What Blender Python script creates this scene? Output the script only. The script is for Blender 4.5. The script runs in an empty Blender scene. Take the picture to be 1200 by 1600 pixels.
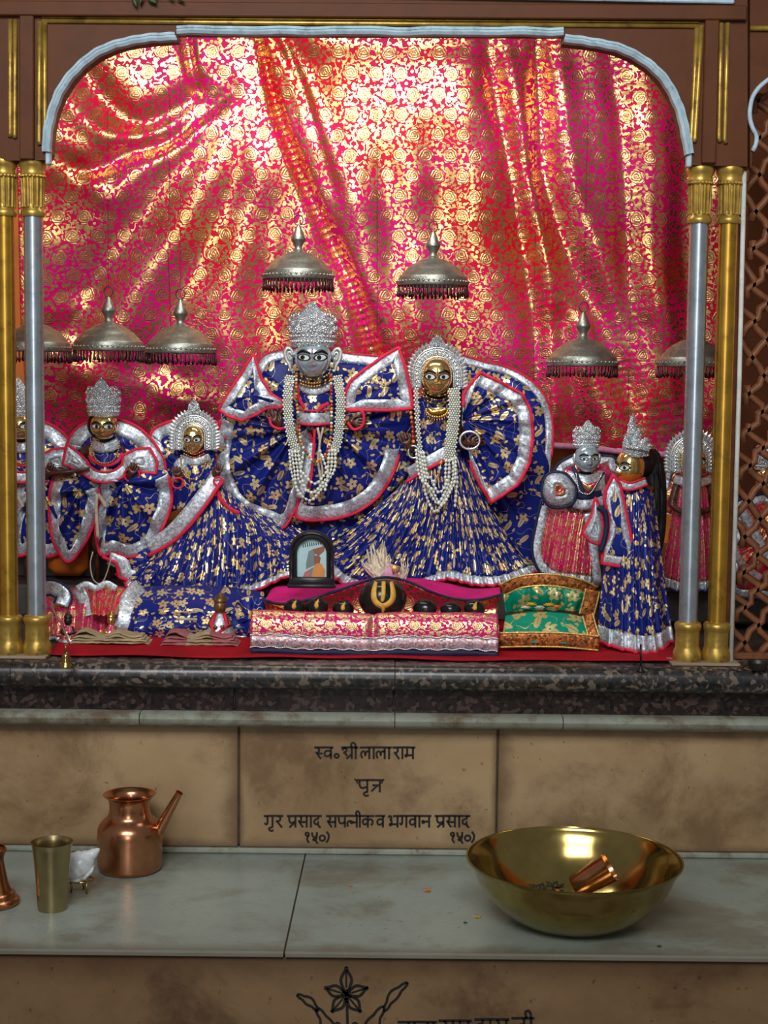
import bpy, math, random
import numpy as np
from mathutils import Vector, Matrix, noise as mnoise
random.seed(7)
SC = bpy.context.scene
COL = SC.collection
PI = math.pi

# ---------------------------------------------------------------- camera
EYE = Vector((0.0, 0.0, 1.55))
PITCH, ROLL, FPX = math.radians(5.0), math.radians(0.6), 2400.0
_f = Vector((0, math.cos(PITCH), -math.sin(PITCH)))
_r0 = Vector((1, 0, 0))
_u0 = Vector((0, math.sin(PITCH), math.cos(PITCH)))
_r = _r0 * math.cos(ROLL) + _u0 * math.sin(ROLL)
_u = _u0 * math.cos(ROLL) - _r0 * math.sin(ROLL)
cam_data = bpy.data.cameras.new('camera')
cam_data.sensor_fit = 'VERTICAL'
cam_data.sensor_height = 24.0
cam_data.lens = 24.0 * FPX / 1600.0
cam_data.clip_start = 0.05
cam = bpy.data.objects.new('camera', cam_data)
COL.objects.link(cam)
cam.matrix_world = Matrix(((_r.x, _u.x, -_f.x, EYE.x), (_r.y, _u.y, -_f.y, EYE.y),
                           (_r.z, _u.z, -_f.z, EYE.z), (0, 0, 0, 1)))
SC.camera = cam

# ---------------------------------------------------------------- world, light, exposure
SC.view_settings.view_transform = 'Standard'
SC.view_settings.look = 'None'
SC.view_settings.gamma = 1.0
SC.view_settings.use_curve_mapping = False
SC.view_settings.exposure = 0.0
W = bpy.data.worlds.new('world')
SC.world = W
W.use_nodes = True
W.node_tree.nodes['Background'].inputs['Color'].default_value = (0.95, 0.94, 0.92, 1)
W.node_tree.nodes['Background'].inputs['Strength'].default_value = 0.17

def area(name, loc, target, sx, sy, power, col, spread=PI):
    d = bpy.data.lights.new(name, 'AREA')
    d.shape = 'RECTANGLE'
    d.size, d.size_y, d.energy, d.color = sx, sy, power, col
    d.spread = spread
    o = bpy.data.objects.new(name, d)
    o.location = loc
    o.rotation_euler = (Vector(target) - Vector(loc)).to_track_quat('-Z', 'Y').to_euler()
    COL.objects.link(o)
    return o
# daylight through the tall courtyard opening behind and above the viewer
area('daylight_opening', (-0.45, -0.6, 3.55), (0.0, 3.5, 1.80), 2.0, 1.2, 30.0, (0.95, 0.98, 1.0), math.radians(84))
# the doorway the viewer stands in front of
area('doorway', (-0.25, -3.0, 1.75), (0.0, 3.5, 1.6), 0.8, 1.9, 32.0, (0.95, 0.98, 1.0))
# the tube lamp fixed behind the top beam of the shrine
area('shrine_tube_lamp', (-0.12, 3.0, 2.33), (0.0, 3.65, 1.5), 0.8, 0.06, 5.5, (1.0, 0.97, 0.90))


def P(px, py, Y):
    """the point of the plane y = Y that the photograph shows at pixel (px, py)"""
    d = _f * FPX + _r * (px - 600.0) + _u * (800.0 - py)
    return EYE + d * (Y / d.y)

def MPP(Y):
    return Y / FPX

# ---------------------------------------------------------------- objects
def tag(o, label=None, cat=None, group=None, kind=None):
    if label: o['label'] = label
    if cat: o['category'] = cat
    if group: o['group'] = group
    if kind: o['kind'] = kind
    return o

def thing(name, label, cat, loc=(0, 0, 0), group=None):
    o = bpy.data.objects.new(name, None)
    o.location = loc
    o.empty_display_size = 0.02
    COL.objects.link(o)
    return tag(o, label, cat, group)

def root_loc(o):
    while o.parent is not None:
        o = o.parent
    return Vector(o.location)

class MB:
    """collects shapes in world coordinates and links them as ONE mesh object"""
    def __init__(self):
        self.v, self.f, self.uv, self.mi = [], [], [], []
        self.has_uv = False
    def add(self, verts, faces, uvs=None, m=0):
        b = len(self.v)
        self.v += [tuple(p) for p in verts]
        self.uv += ([tuple(u) for u in uvs] if uvs is not None else [(p[0], p[2]) for p in verts])
        self.f += [tuple(i + b for i in f) for f in faces]
        self.mi += [m] * len(faces)
        return self
    def box(self, c, s, rot=None, bev=0.0, m=0):
        c = Vector(c)
        hx, hy, hz = s[0] / 2, s[1] / 2, s[2] / 2
        b = min(bev, hx * .9, hy * .9, hz * .9)
        R = rot if rot is not None else Matrix.Identity(3)
        if b <= 0:
            vs = [Vector((x, y, z)) for x in (-hx, hx) for y in (-hy, hy) for z in (-hz, hz)]
            fs = [(0, 1, 3, 2), (4, 6, 7, 5), (0, 4, 5, 1), (2, 3, 7, 6), (0, 2, 6, 4), (1, 5, 7, 3)]
            return self.add([c + R @ v for v in vs], fs, m=m)
        # chamfered box: three verts per corner
        vs, idx = [], {}
        for sx in (-1, 1):
            for sy in (-1, 1):
                for sz in (-1, 1):
                    for a in range(3):
                        q = [sx * (hx - b), sy * (hy - b), sz * (hz - b)]
                        q[a] += (sx, sy, sz)[a] * b
                        idx[(sx, sy, sz, a)] = len(vs)
                        vs.append(Vector(q))
        fs = []
        S = (-1, 1)
        for a in range(3):
            o1, o2 = (a + 1) % 3, (a + 2) % 3
            for s in S:
                q = []
                for (t1, t2) in ((-1, -1), (1, -1), (1, 1), (-1, 1)):
                    k = [0, 0, 0]; k[a] = s; k[o1] = t1; k[o2] = t2
                    q.append(idx[(k[0], k[1], k[2], a)])
                fs.append(tuple(q if s > 0 else q[::-1]))
            for t1 in S:
                for t2 in S:
                    k0 = [0, 0, 0]; k0[o1] = t1; k0[o2] = t2; k1 = list(k0)
                    k0[a] = -1; k1[a] = 1
                    q = [idx[(*k0, o1)], idx[(*k1, o1)], idx[(*k1, o2)], idx[(*k0, o2)]]
                    fs.append(tuple(q if t1 * t2 < 0 else q[::-1]))
        for sx in S:
            for sy in S:
                for sz in S:
                    q = [idx[(sx, sy, sz, a)] for a in range(3)]
                    fs.append(tuple(q if sx * sy * sz > 0 else q[::-1]))
        return self.add([c + R @ v for v in vs], fs, m=m)
    def tube(self, pts, r, n=8, closed=False, caps=True, flat=1.0, m=0):
        pts = [Vector(p) for p in pts]
        k = len(pts)
        rs = r if isinstance(r, (list, tuple)) else [r] * k
        vs, fs, uvs = [], [], []
        prev = None
        acc = 0.0
        for i in range(k):
            a = pts[(i - 1) % k] if (closed or i > 0) else pts[i]
            b = pts[(i + 1) % k] if (closed or i < k - 1) else pts[i]
            t = (b - a)
            t = t.normalized() if t.length > 1e-9 else Vector((0, 0, 1))
            if prev is None:
                h = Vector((0, 1, 0)) if abs(t.y) < .9 else Vector((1, 0, 0))
                nx = t.cross(h).normalized()
            else:
                nx = (prev - t * prev.dot(t))
                nx = nx.normalized() if nx.length > 1e-9 else t.orthogonal().normalized()
            prev = nx
            ny = t.cross(nx)
            if i: acc += (pts[i] - pts[i - 1]).length
            for j in range(n):
                g = 2 * PI * j / n
                vs.append(pts[i] + nx * (math.cos(g) * rs[i]) + ny * (math.sin(g) * rs[i] * flat))
                uvs.append((acc, j / n * 2 * PI * rs[i]))
        for i in range(k if closed else k - 1):
            i2 = (i + 1) % k
            for j in range(n):
                j2 = (j + 1) % n
                fs.append((i * n + j, i * n + j2, i2 * n + j2, i2 * n + j))
        if caps and not closed:
            fs.append(tuple(range(n))[::-1])
            fs.append(tuple(range((k - 1) * n, k * n)))
        return self.add(vs, fs, uvs, m)
    def lathe(self, prof, c, n=32, axis=None, m=0, rad=None):
        """prof: (radius, height) pairs; rad(theta, i) may scale the radius"""
        c = Vector(c)
        R = axis if axis is not None else Matrix.Identity(3)
        vs, fs, uvs = [], [], []
        for i, (r, z) in enumerate(prof):
            for j in range(n):
                g = 2 * PI * j / n
                q = r * (rad(g, i) if rad else 1.0)
                vs.append(c + R @ Vector((math.cos(g) * q, math.sin(g) * q, z)))
                uvs.append((g * max(p[0] for p in prof), z))
        for i in range(len(prof) - 1):
            for j in range(n):
                j2 = (j + 1) % n
                fs.append((i * n + j, i * n + j2, (i + 1) * n + j2, (i + 1) * n + j))
        if prof[0][0] > 1e-6: fs.append(tuple(range(n))[::-1])
        if prof[-1][0] > 1e-6: fs.append(tuple(range((len(prof) - 1) * n, len(prof) * n)))
        return self.add(vs, fs, uvs, m)
    def ball(self, c, r, n=8, k=6, R=None, m=0):
        c = Vector(c)
        rr = r if isinstance(r, (list, tuple)) else (r, r, r)
        vs, fs = [], []
        for i in range(1, k):
            t = PI * i / k
            for j in range(n):
                g = 2 * PI * j / n
                p = Vector((rr[0] * math.sin(t) * math.cos(g), rr[1] * math.sin(t) * math.sin(g), rr[2] * math.cos(t)))
                vs.append(c + (R @ p if R else p))
        top, bot = len(vs), len(vs) + 1
        for s in (1, -1):
            p = Vector((0, 0, rr[2] * s))
            vs.append(c + (R @ p if R else p))
        for i in range(k - 2):
            for j in range(n):
                j2 = (j + 1) % n
                fs.append((i * n + j, (i + 1) * n + j, (i + 1) * n + j2, i * n + j2))
        for j in range(n):
            j2 = (j + 1) % n
            fs.append((top, j, j2))
            fs.append((bot, (k - 2) * n + j2, (k - 2) * n + j))
        return self.add(vs, fs, m=m)
    def grid(self, rows, uvs=None, m=0, flip=False):
        nr, nc = len(rows), len(rows[0])
        vs = [p for r in rows for p in r]
        fs = []
        for i in range(nr - 1):
            for j in range(nc - 1):
                q = (i * nc + j, i * nc + j + 1, (i + 1) * nc + j + 1, (i + 1) * nc + j)
                fs.append(q[::-1] if flip else q)
        u = [p for r in uvs for p in r] if uvs is not None else None
        return self.add(vs, fs, u, m)
    def slab(self, pts, depth, m=0):
        """closed outline pts (facing -y), pulled back by depth along +y"""
        k = len(pts)
        A = [Vector(p) for p in pts]
        B = [p + Vector((0, depth, 0)) for p in A]
        fs = [tuple(range(k)), tuple(range(k, 2 * k))[::-1]]
        fs += [(i, i + k, (i + 1) % k + k, (i + 1) % k) for i in range(k)]
        return self.add(A + B, fs, m=m)
    def build(self, name, mat, parent=None, smooth=True, solid=0.0, off=0.0, kind=None, label=None, sharp=None, subsurf=0):
        me = bpy.data.meshes.new(name)
        o = bpy.data.objects.new(name, me)
        L = root_loc(parent) if parent is not None else Vector((0, 0, 0))
        me.from_pydata([(p[0] - L.x, p[1] - L.y, p[2] - L.z) for p in self.v], [], self.f)
        ul = me.uv_layers.new(name='UVMap')
        li = np.zeros(len(me.loops), dtype=np.int32)
        me.loops.foreach_get('vertex_index', li)
        ul.data.foreach_set('uv', np.array(self.uv, dtype=np.float32)[li].ravel())
        for mt in (mat if isinstance(mat, (list, tuple)) else [mat]):
            me.materials.append(mt)
        me.polygons.foreach_set('material_index', np.array(self.mi, dtype=np.int32))
        if smooth:
            me.polygons.foreach_set('use_smooth', np.ones(len(me.polygons), dtype=bool))
            if sharp:
                me.set_sharp_from_angle(angle=math.radians(sharp))
        me.update()
        COL.objects.link(o)
        if parent is not None: o.parent = parent
        if solid:
            md = o.modifiers.new('thickness', 'SOLIDIFY')
            md.thickness, md.offset = solid, off
        if subsurf:
            md = o.modifiers.new('smooth', 'SUBSURF')
            md.levels = md.render_levels = subsurf
        if kind: o['kind'] = kind
        if label: o['label'] = label
        return o

def catmull(pts, n, closed=False):
    """n points evenly spaced along a smooth curve through pts (tuples of any length)"""
    w = max(len(p) for p in pts)
    A = np.array([tuple(p) + (0.0,) * (w - len(p)) for p in pts], dtype=float)
    k = len(A)
    if closed:
        A2 = np.vstack([A[-1:], A, A[:2]])
    else:
        A2 = np.vstack([2 * A[:1] - A[1:2], A, 2 * A[-1:] - A[-2:-1]])
    out = []
    segs = k if closed else k - 1
    for i in range(segs):
        p0, p1, p2, p3 = A2[i], A2[i + 1], A2[i + 2], A2[i + 3]
        for t in np.linspace(0, 1, 10, endpoint=False):
            out.append(.5 * (2 * p1 + (p2 - p0) * t + (2 * p0 - 5 * p1 + 4 * p2 - p3) * t * t + (3 * p1 - p0 - 3 * p2 + p3) * t ** 3))
    out.append(A[0] if closed else A[-1])
    return resample(np.array(out), n, closed)

def resample(A, n, closed=False):
    w = max(len(p) for p in A)
    A = np.array([tuple(p) + (0.0,) * (w - len(p)) for p in A], dtype=float)
    d = np.concatenate([[0], np.cumsum(np.linalg.norm(np.diff(A, axis=0), axis=1))])
    s = np.linspace(0, d[-1], n + (1 if closed else 0))
    if closed: s = s[:-1]
    return np.stack([np.interp(s, d, A[:, c]) for c in range(A.shape[1])], axis=1)

def sstep(a, b, x):
    t = min(1.0, max(0.0, (x - a) / (b - a)))
    return t * t * (3 - 2 * t)
# ---------------------------------------------------------------- materials
class S:
    """a shader value with arithmetic"""
    def __init__(self, g, s): self.g, self.s = g, s
    def _m(self, op, b=None, c=None): return self.g.math(op, self, b, c)
    def __add__(self, b): return self._m('ADD', b)
    def __radd__(self, b): return self._m('ADD', b)
    def __sub__(self, b): return self._m('SUBTRACT', b)
    def __rsub__(self, b): return self.g.math('SUBTRACT', b, self)
    def __mul__(self, b): return self._m('MULTIPLY', b)
    def __rmul__(self, b): return self._m('MULTIPLY', b)
    def __truediv__(self, b): return self._m('DIVIDE', b)
    def lt(self, b): return self._m('LESS_THAN', b)
    def gt(self, b): return self._m('GREATER_THAN', b)
    def max(self, b): return self._m('MAXIMUM', b)
    def min(self, b): return self._m('MINIMUM', b)
    def sin(self): return self._m('SINE')
    def cos(self): return self._m('COSINE')
    def abs(self): return self._m('ABSOLUTE')
    def floor(self): return self._m('FLOOR')
    def fract(self): return self._m('FRACT')
    def sqrt(self): return self._m('SQRT')
    def atan2(self, b): return self._m('ARCTAN2', b)
    def smooth(self, a, b):
        n = self.g.nt.nodes.new('ShaderNodeMapRange')
        n.interpolation_type = 'SMOOTHSTEP'
        self.g.link(self, n.inputs[0])
        n.inputs[1].default_value, n.inputs[2].default_value = a, b
        n.inputs[3].default_value, n.inputs[4].default_value = 0, 1
        return S(self.g, n.outputs[0])

class G:
    def __init__(self, name):
        self.m = bpy.data.materials.new(name)
        self.m.use_nodes = True
        self.nt = self.m.node_tree
        self.bsdf = self.nt.nodes['Principled BSDF']
    def link(self, a, b): self.nt.links.new(a.s if isinstance(a, S) else a, b)
    def put(self, sock, v):
        if isinstance(v, S): self.link(v, sock)
        elif isinstance(v, (tuple, list)): sock.default_value = (*v, 1) if len(v) == 3 and len(sock.default_value) == 4 else v
        else: sock.default_value = v
    def math(self, op, a, b=None, c=None):
        n = self.nt.nodes.new('ShaderNodeMath'); n.operation = op
        for i, v in enumerate((a, b, c)):
            if v is not None: self.put(n.inputs[i], v)
        return S(self, n.outputs[0])
    def coord(self, kind='Object'):
        n = self.nt.nodes.new('ShaderNodeTexCoord')
        return S(self, n.outputs[kind])
    def xyz(self, v):
        n = self.nt.nodes.new('ShaderNodeSeparateXYZ'); self.link(v, n.inputs[0])
        return [S(self, o) for o in n.outputs]
    def vec(self, x, y, z=0.0):
        n = self.nt.nodes.new('ShaderNodeCombineXYZ')
        for i, v in enumerate((x, y, z)): self.put(n.inputs[i], v)
        return S(self, n.outputs[0])
    def noise(self, v, scale, detail=3, rough=.55, col=False, dist=0.0):
        n = self.nt.nodes.new('ShaderNodeTexNoise')
        self.link(v, n.inputs['Vector'])
        n.inputs['Scale'].default_value, n.inputs['Detail'].default_value = scale, detail
        n.inputs['Roughness'].default_value, n.inputs['Distortion'].default_value = rough, dist
        return S(self, n.outputs['Color' if col else 'Fac'])
    def vor(self, v, scale, feature='F1', rnd=1.0, dim='3D'):
        n = self.nt.nodes.new('ShaderNodeTexVoronoi')
        n.feature, n.voronoi_dimensions = feature, dim
        self.link(v, n.inputs['Vector'])
        n.inputs['Scale'].default_value, n.inputs['Randomness'].default_value = scale, rnd
        return n
    def vmath(self, op, a, b):
        n = self.nt.nodes.new('ShaderNodeVectorMath'); n.operation = op
        self.put(n.inputs[0], a); self.put(n.inputs[1], b)
        return S(self, n.outputs[0])
    def mix(self, f, a, b):
        n = self.nt.nodes.new('ShaderNodeMix'); n.data_type = 'RGBA'
        self.put(n.inputs[0], f); self.put(n.inputs[6], a); self.put(n.inputs[7], b)
        return S(self, n.outputs[2])
    def fmix(self, f, a, b): return (b - a) * f + a if isinstance(b, S) else f * (b - a) + a
    def bump(self, h, strength=.3, dist=.002):
        n = self.nt.nodes.new('ShaderNodeBump')
        n.inputs['Strength'].default_value, n.inputs['Distance'].default_value = strength, dist
        self.link(h, n.inputs['Height'])
        self.link(n.outputs[0], self.bsdf.inputs['Normal'])
    def set(self, **k):
        names = dict(col='Base Color', rough='Roughness', metal='Metallic', spec='Specular IOR Level', coat='Coat Weight',
                     coatr='Coat Roughness', sheen='Sheen Weight', trans='Transmission Weight', emis='Emission Strength', emc='Emission Color')
        for a, v in k.items(): self.put(self.bsdf.inputs[names[a]], v)
        return self

def pm(name, col, rough=.5, metal=0.0, var=.18, scale=30.0, bump=0.0, bscale=None, coat=0.0, rvar=.12, bd=.002, dirt=None, dscale=9.0, damt=.6, spec=.35, sheen=0.0):
    """a painted, woven or cast surface: base colour with uneven tone, gloss and relief; dirt = colour of worn patches"""
    g = G(name)
    o = g.coord('Object')
    n = g.noise(o, scale, 4)
    c2 = tuple(max(0, c * (1 - var)) for c in col)
    c3 = tuple(min(1, c * (1 + var)) for c in col)
    c = g.mix(n.smooth(.3, .7), c2, c3)
    if dirt:
        c = g.mix(g.noise(o, dscale, 5, .65).smooth(.5, .72) * damt, c, dirt)
    g.set(col=c, metal=metal, spec=spec, rough=n * rvar + (rough - rvar * .5))
    if coat: g.set(coat=coat, coatr=.15)
    if sheen: g.set(sheen=sheen)
    if bump: g.bump(g.noise(o, bscale or scale * 3, 3), bump, bd)
    return g.m

def brocade(name, base, gold, cell=.058, rough=.36, base2=None, base_rough=.5, cover=.30, swirl=True):
    """satin with rows of gold foil roses and small leaves between them; UVs are metres of cloth"""
    g = G(name)
    uv = g.coord('UV')
    u, v, _ = g.xyz(uv)
    ww = g.noise(uv, 9.0, 2, col=True)
    wx, wy, _ = g.xyz(ww)
    u = u + (wx - .5) * .012
    v = v + (wy - .5) * .012
    a, b = u / cell, v / (cell * .80)
    row = b.floor()
    a = a + row * .5
    fx, fy = a.fract() - .5, b.fract() - .5
    r = (fx * fx + fy * fy * .64).sqrt()
    th = fy.atan2(fx)
    edge = (th * 5.0 + row).sin() * .03 + (th * 9.0).sin() * .015 + .285
    rose = r.lt(edge)
    rings = ((r * 62.0 + (th * 5.0 + row).sin() * 1.5 + (th * 3.0 - r * 16.0 + row * 2.0).sin() * 1.1).sin()).gt(-.72)
    rose = rose * rings
    # leaves and stems between
    lv = g.vor(g.vec(u, v), 1.0 / (cell * .21), 'F1', 1.0, '2D')
    d = S(g, lv.outputs['Distance'])
    cr, cg, cb = g.xyz(S(g, lv.outputs['Color']))
    leaf = (d + (cr - .5) * .12).lt(cover) * r.gt(.335)
    stem = (g.noise(uv, 1.0 / (cell * .42), 2) - .5).abs().lt(.028) * r.gt(.335)
    mask = rose.max(leaf).max(stem)
    tone = g.noise(uv, 120.0, 2)
    bcol = base if base2 is None else g.mix(g.noise(uv, 3.0, 2).smooth(.35, .65), base, base2)
    thread = (g.xyz(uv)[1] * 2600.0).sin() * .5 + .5
    gc = g.mix(tone, tuple(c * .8 for c in gold), gold)
    g.set(col=g.mix(mask, bcol, gc), metal=mask * .96, rough=mask * (rough - base_rough) + base_rough + (tone - .5) * .12, spec=.15)
    h = mask * .5 + rose * ((r * 62.0 + (th * 3.0).sin() * 1.6).sin()) * .35 + tone * .5
    g.bump(h, .35, .0012)
    return g.m

def foil_print(name, base, gold, cell=.034, rough=.32, dense=1.0):
    """dark cloth printed with five-petalled foil flowers, leaves and sprigs"""
    g = G(name)
    uv = g.coord('UV')
    u, v, _ = g.xyz(uv)
    def layer(size, off):
        vr = g.vor(g.vec(u + off, v + off * 1.7), 1.0 / size, 'F1', .85, '2D')
        px, py, _ = g.xyz(S(g, vr.outputs['Position']))
        cr, cg, cb = g.xyz(S(g, vr.outputs['Color']))
        sc = 1.0 / size
        # Position comes back in input units
        dx, dy = (u + off - px) * sc, (v + off * 1.7 - py) * sc
        return dx, dy, cr, cg, cb
    dx, dy, cr, cg, cb = layer(cell, 0.0)
    r = (dx * dx + dy * dy).sqrt()
    th = dy.atan2(dx)
    pet = (th * 2.5 + cr * 6.0).cos().abs() * .20 + .16
    flower = r.lt(pet) * cg.lt(.62 * dense) * r.gt(.055)
    ca, sa = (cb * 6.28).cos(), (cb * 6.28).sin()
    ex, ey = dx * ca + dy * sa, dy * ca - dx * sa
    leafd = (ex * ex * 7.0 + ey * ey * 42.0).sqrt()
    leaf = leafd.lt(1.0) * cg.gt(.62 * dense) * cg.lt(.95) * ey.abs().gt(.012)
    dx2, dy2, r2, g2, b2 = layer(cell * .45, .37)
    c2, s2 = (b2 * 6.28).cos(), (b2 * 6.28).sin()
    ex2, ey2 = dx2 * c2 + dy2 * s2, dy2 * c2 - dx2 * s2
    small = (ex2 * ex2 * 9.0 + ey2 * ey2 * 38.0).lt(1.0) * g2.lt(.42 * dense)
    stem = (g.noise(uv, 1.0 / (cell * 1.4), 1) - .5).abs().lt(.0022)
    mask = flower.max(leaf).max(small).max(stem)
    tone = g.noise(uv, 160.0, 2)
    wide = g.noise(uv, 5.0, 2)
    bc = g.mix(wide, tuple(c * .7 for c in base), tuple(min(1, c * 1.2) for c in base))
    gc = g.mix(cr, gold, (gold[0] * .78, gold[1] * .62, gold[2] * .45))
    g.set(col=g.mix(mask, bc, gc), metal=mask * .50, rough=mask * (rough - .42) + .42 + (tone - .5) * .15, spec=.2)
    g.bump(tone * .6 + mask * .4, .25, .0012)
    return g.m

def glitter(name, col, rough=.3, scale=250.0, hue=.42, bump=1.0, metal=.62, flecks=True):
    """metal-thread ribbon: tiny bumped facets, their sparkle also painted as random tones"""
    g = G(name)
    uv = g.coord('Object')
    vr = g.vor(uv, scale)
    cr, cg, cb = g.xyz(S(g, vr.outputs['Color']))
    c = g.mix(cr, tuple(x * (1 - hue) for x in col), tuple(min(1, x * (1 + hue)) for x in col))
    if flecks:
        c = g.mix(cg.gt(.8) * .45, c, (.40, .66, .80))
        c = g.mix(cb.gt(.86) * .35, c, (.75, .42, .52))
    n = g.noise(uv, scale * .5, 2)
    g.set(col=c, metal=metal, rough=cb * .35 + rough)
    g.bump(cr * .7 + n * .6, bump, .0015)
    return g.m

def marble(name, a, b, stain, sc=3.0, rough=.28, amt=.8, edge=None):
    g = G(name)
    o = g.coord('Object')
    n = g.noise(o, sc, 6, .6, dist=.15)
    c = g.mix(n.smooth(.3, .7), a, b)
    n2 = g.noise(o, sc * 1.7, 7, .68, dist=.25)
    c = g.mix(n2.smooth(.46, .66) * amt, c, stain)
    if edge:
        # grime gathered along the joints of each slab
        gx, gy, gz = g.xyz(g.coord('Generated'))
        ed = (gx.min(1 - gx) * 3.0).min(gz.min(1 - gz)) if not name.startswith('grey') else gy.min(1 - gy)
        c = g.mix((1 - (ed + (n2 - .5) * .22).smooth(-.02, .08)) * .7, c, edge)
    sp = g.noise(o, 90.0, 3)
    c = g.mix(sp.smooth(.68, .74) * .5, c, tuple(x * .35 for x in stain))
    g.set(col=c, rough=n2 * .3 + rough - .1, spec=.4)
    g.bump(g.noise(o, 45.0, 4), .12, .003)
    return g.m

def granite(name, a, b, c3, rough=.12):
    g = G(name)
    o = g.coord('Object')
    w = g.noise(o, 44.0, 5, .7, dist=1.5)
    v = g.vor(o, 130.0)
    cr, cg, cb = g.xyz(S(g, v.outputs['Color']))
    c = g.mix(w.smooth(.50, .66), a, b)
    c = g.mix(cr.gt(.72) * .7, c, c3)
    c = g.mix(cg.gt(.75) * .8, c, (.006, .006, .007))
    g.set(col=c, rough=rough, spec=.5)
    return g.m

def chased(name, col, scale):
    """stamped silver: raised scrolls with crevices coloured darker between"""
    g = G(name)
    o = g.coord('Object')
    w = g.noise(o, scale * .35, 2, col=True)
    p = g.vmath('ADD', o, g.vmath('MULTIPLY', w, (.006, .006, .006)))
    d = S(g, g.vor(p, scale, 'DISTANCE_TO_EDGE').outputs['Distance'])
    f = S(g, g.vor(p, scale, 'F1').outputs['Distance'])
    crev = 1 - d.smooth(.02, .13)
    rings = (f * 19.0).sin() * .5 + .5
    c = g.mix(g.noise(o, 60.0, 3), tuple(x * .85 for x in col), col)
    c = g.mix(crev * .6, c, (.10, .11, .12))
    g.set(col=c, metal=.75, rough=rings * .15 + .24)
    g.bump(d.smooth(0, .25) * .8 + rings * .3, .8, .002)
    return g.m

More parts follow.
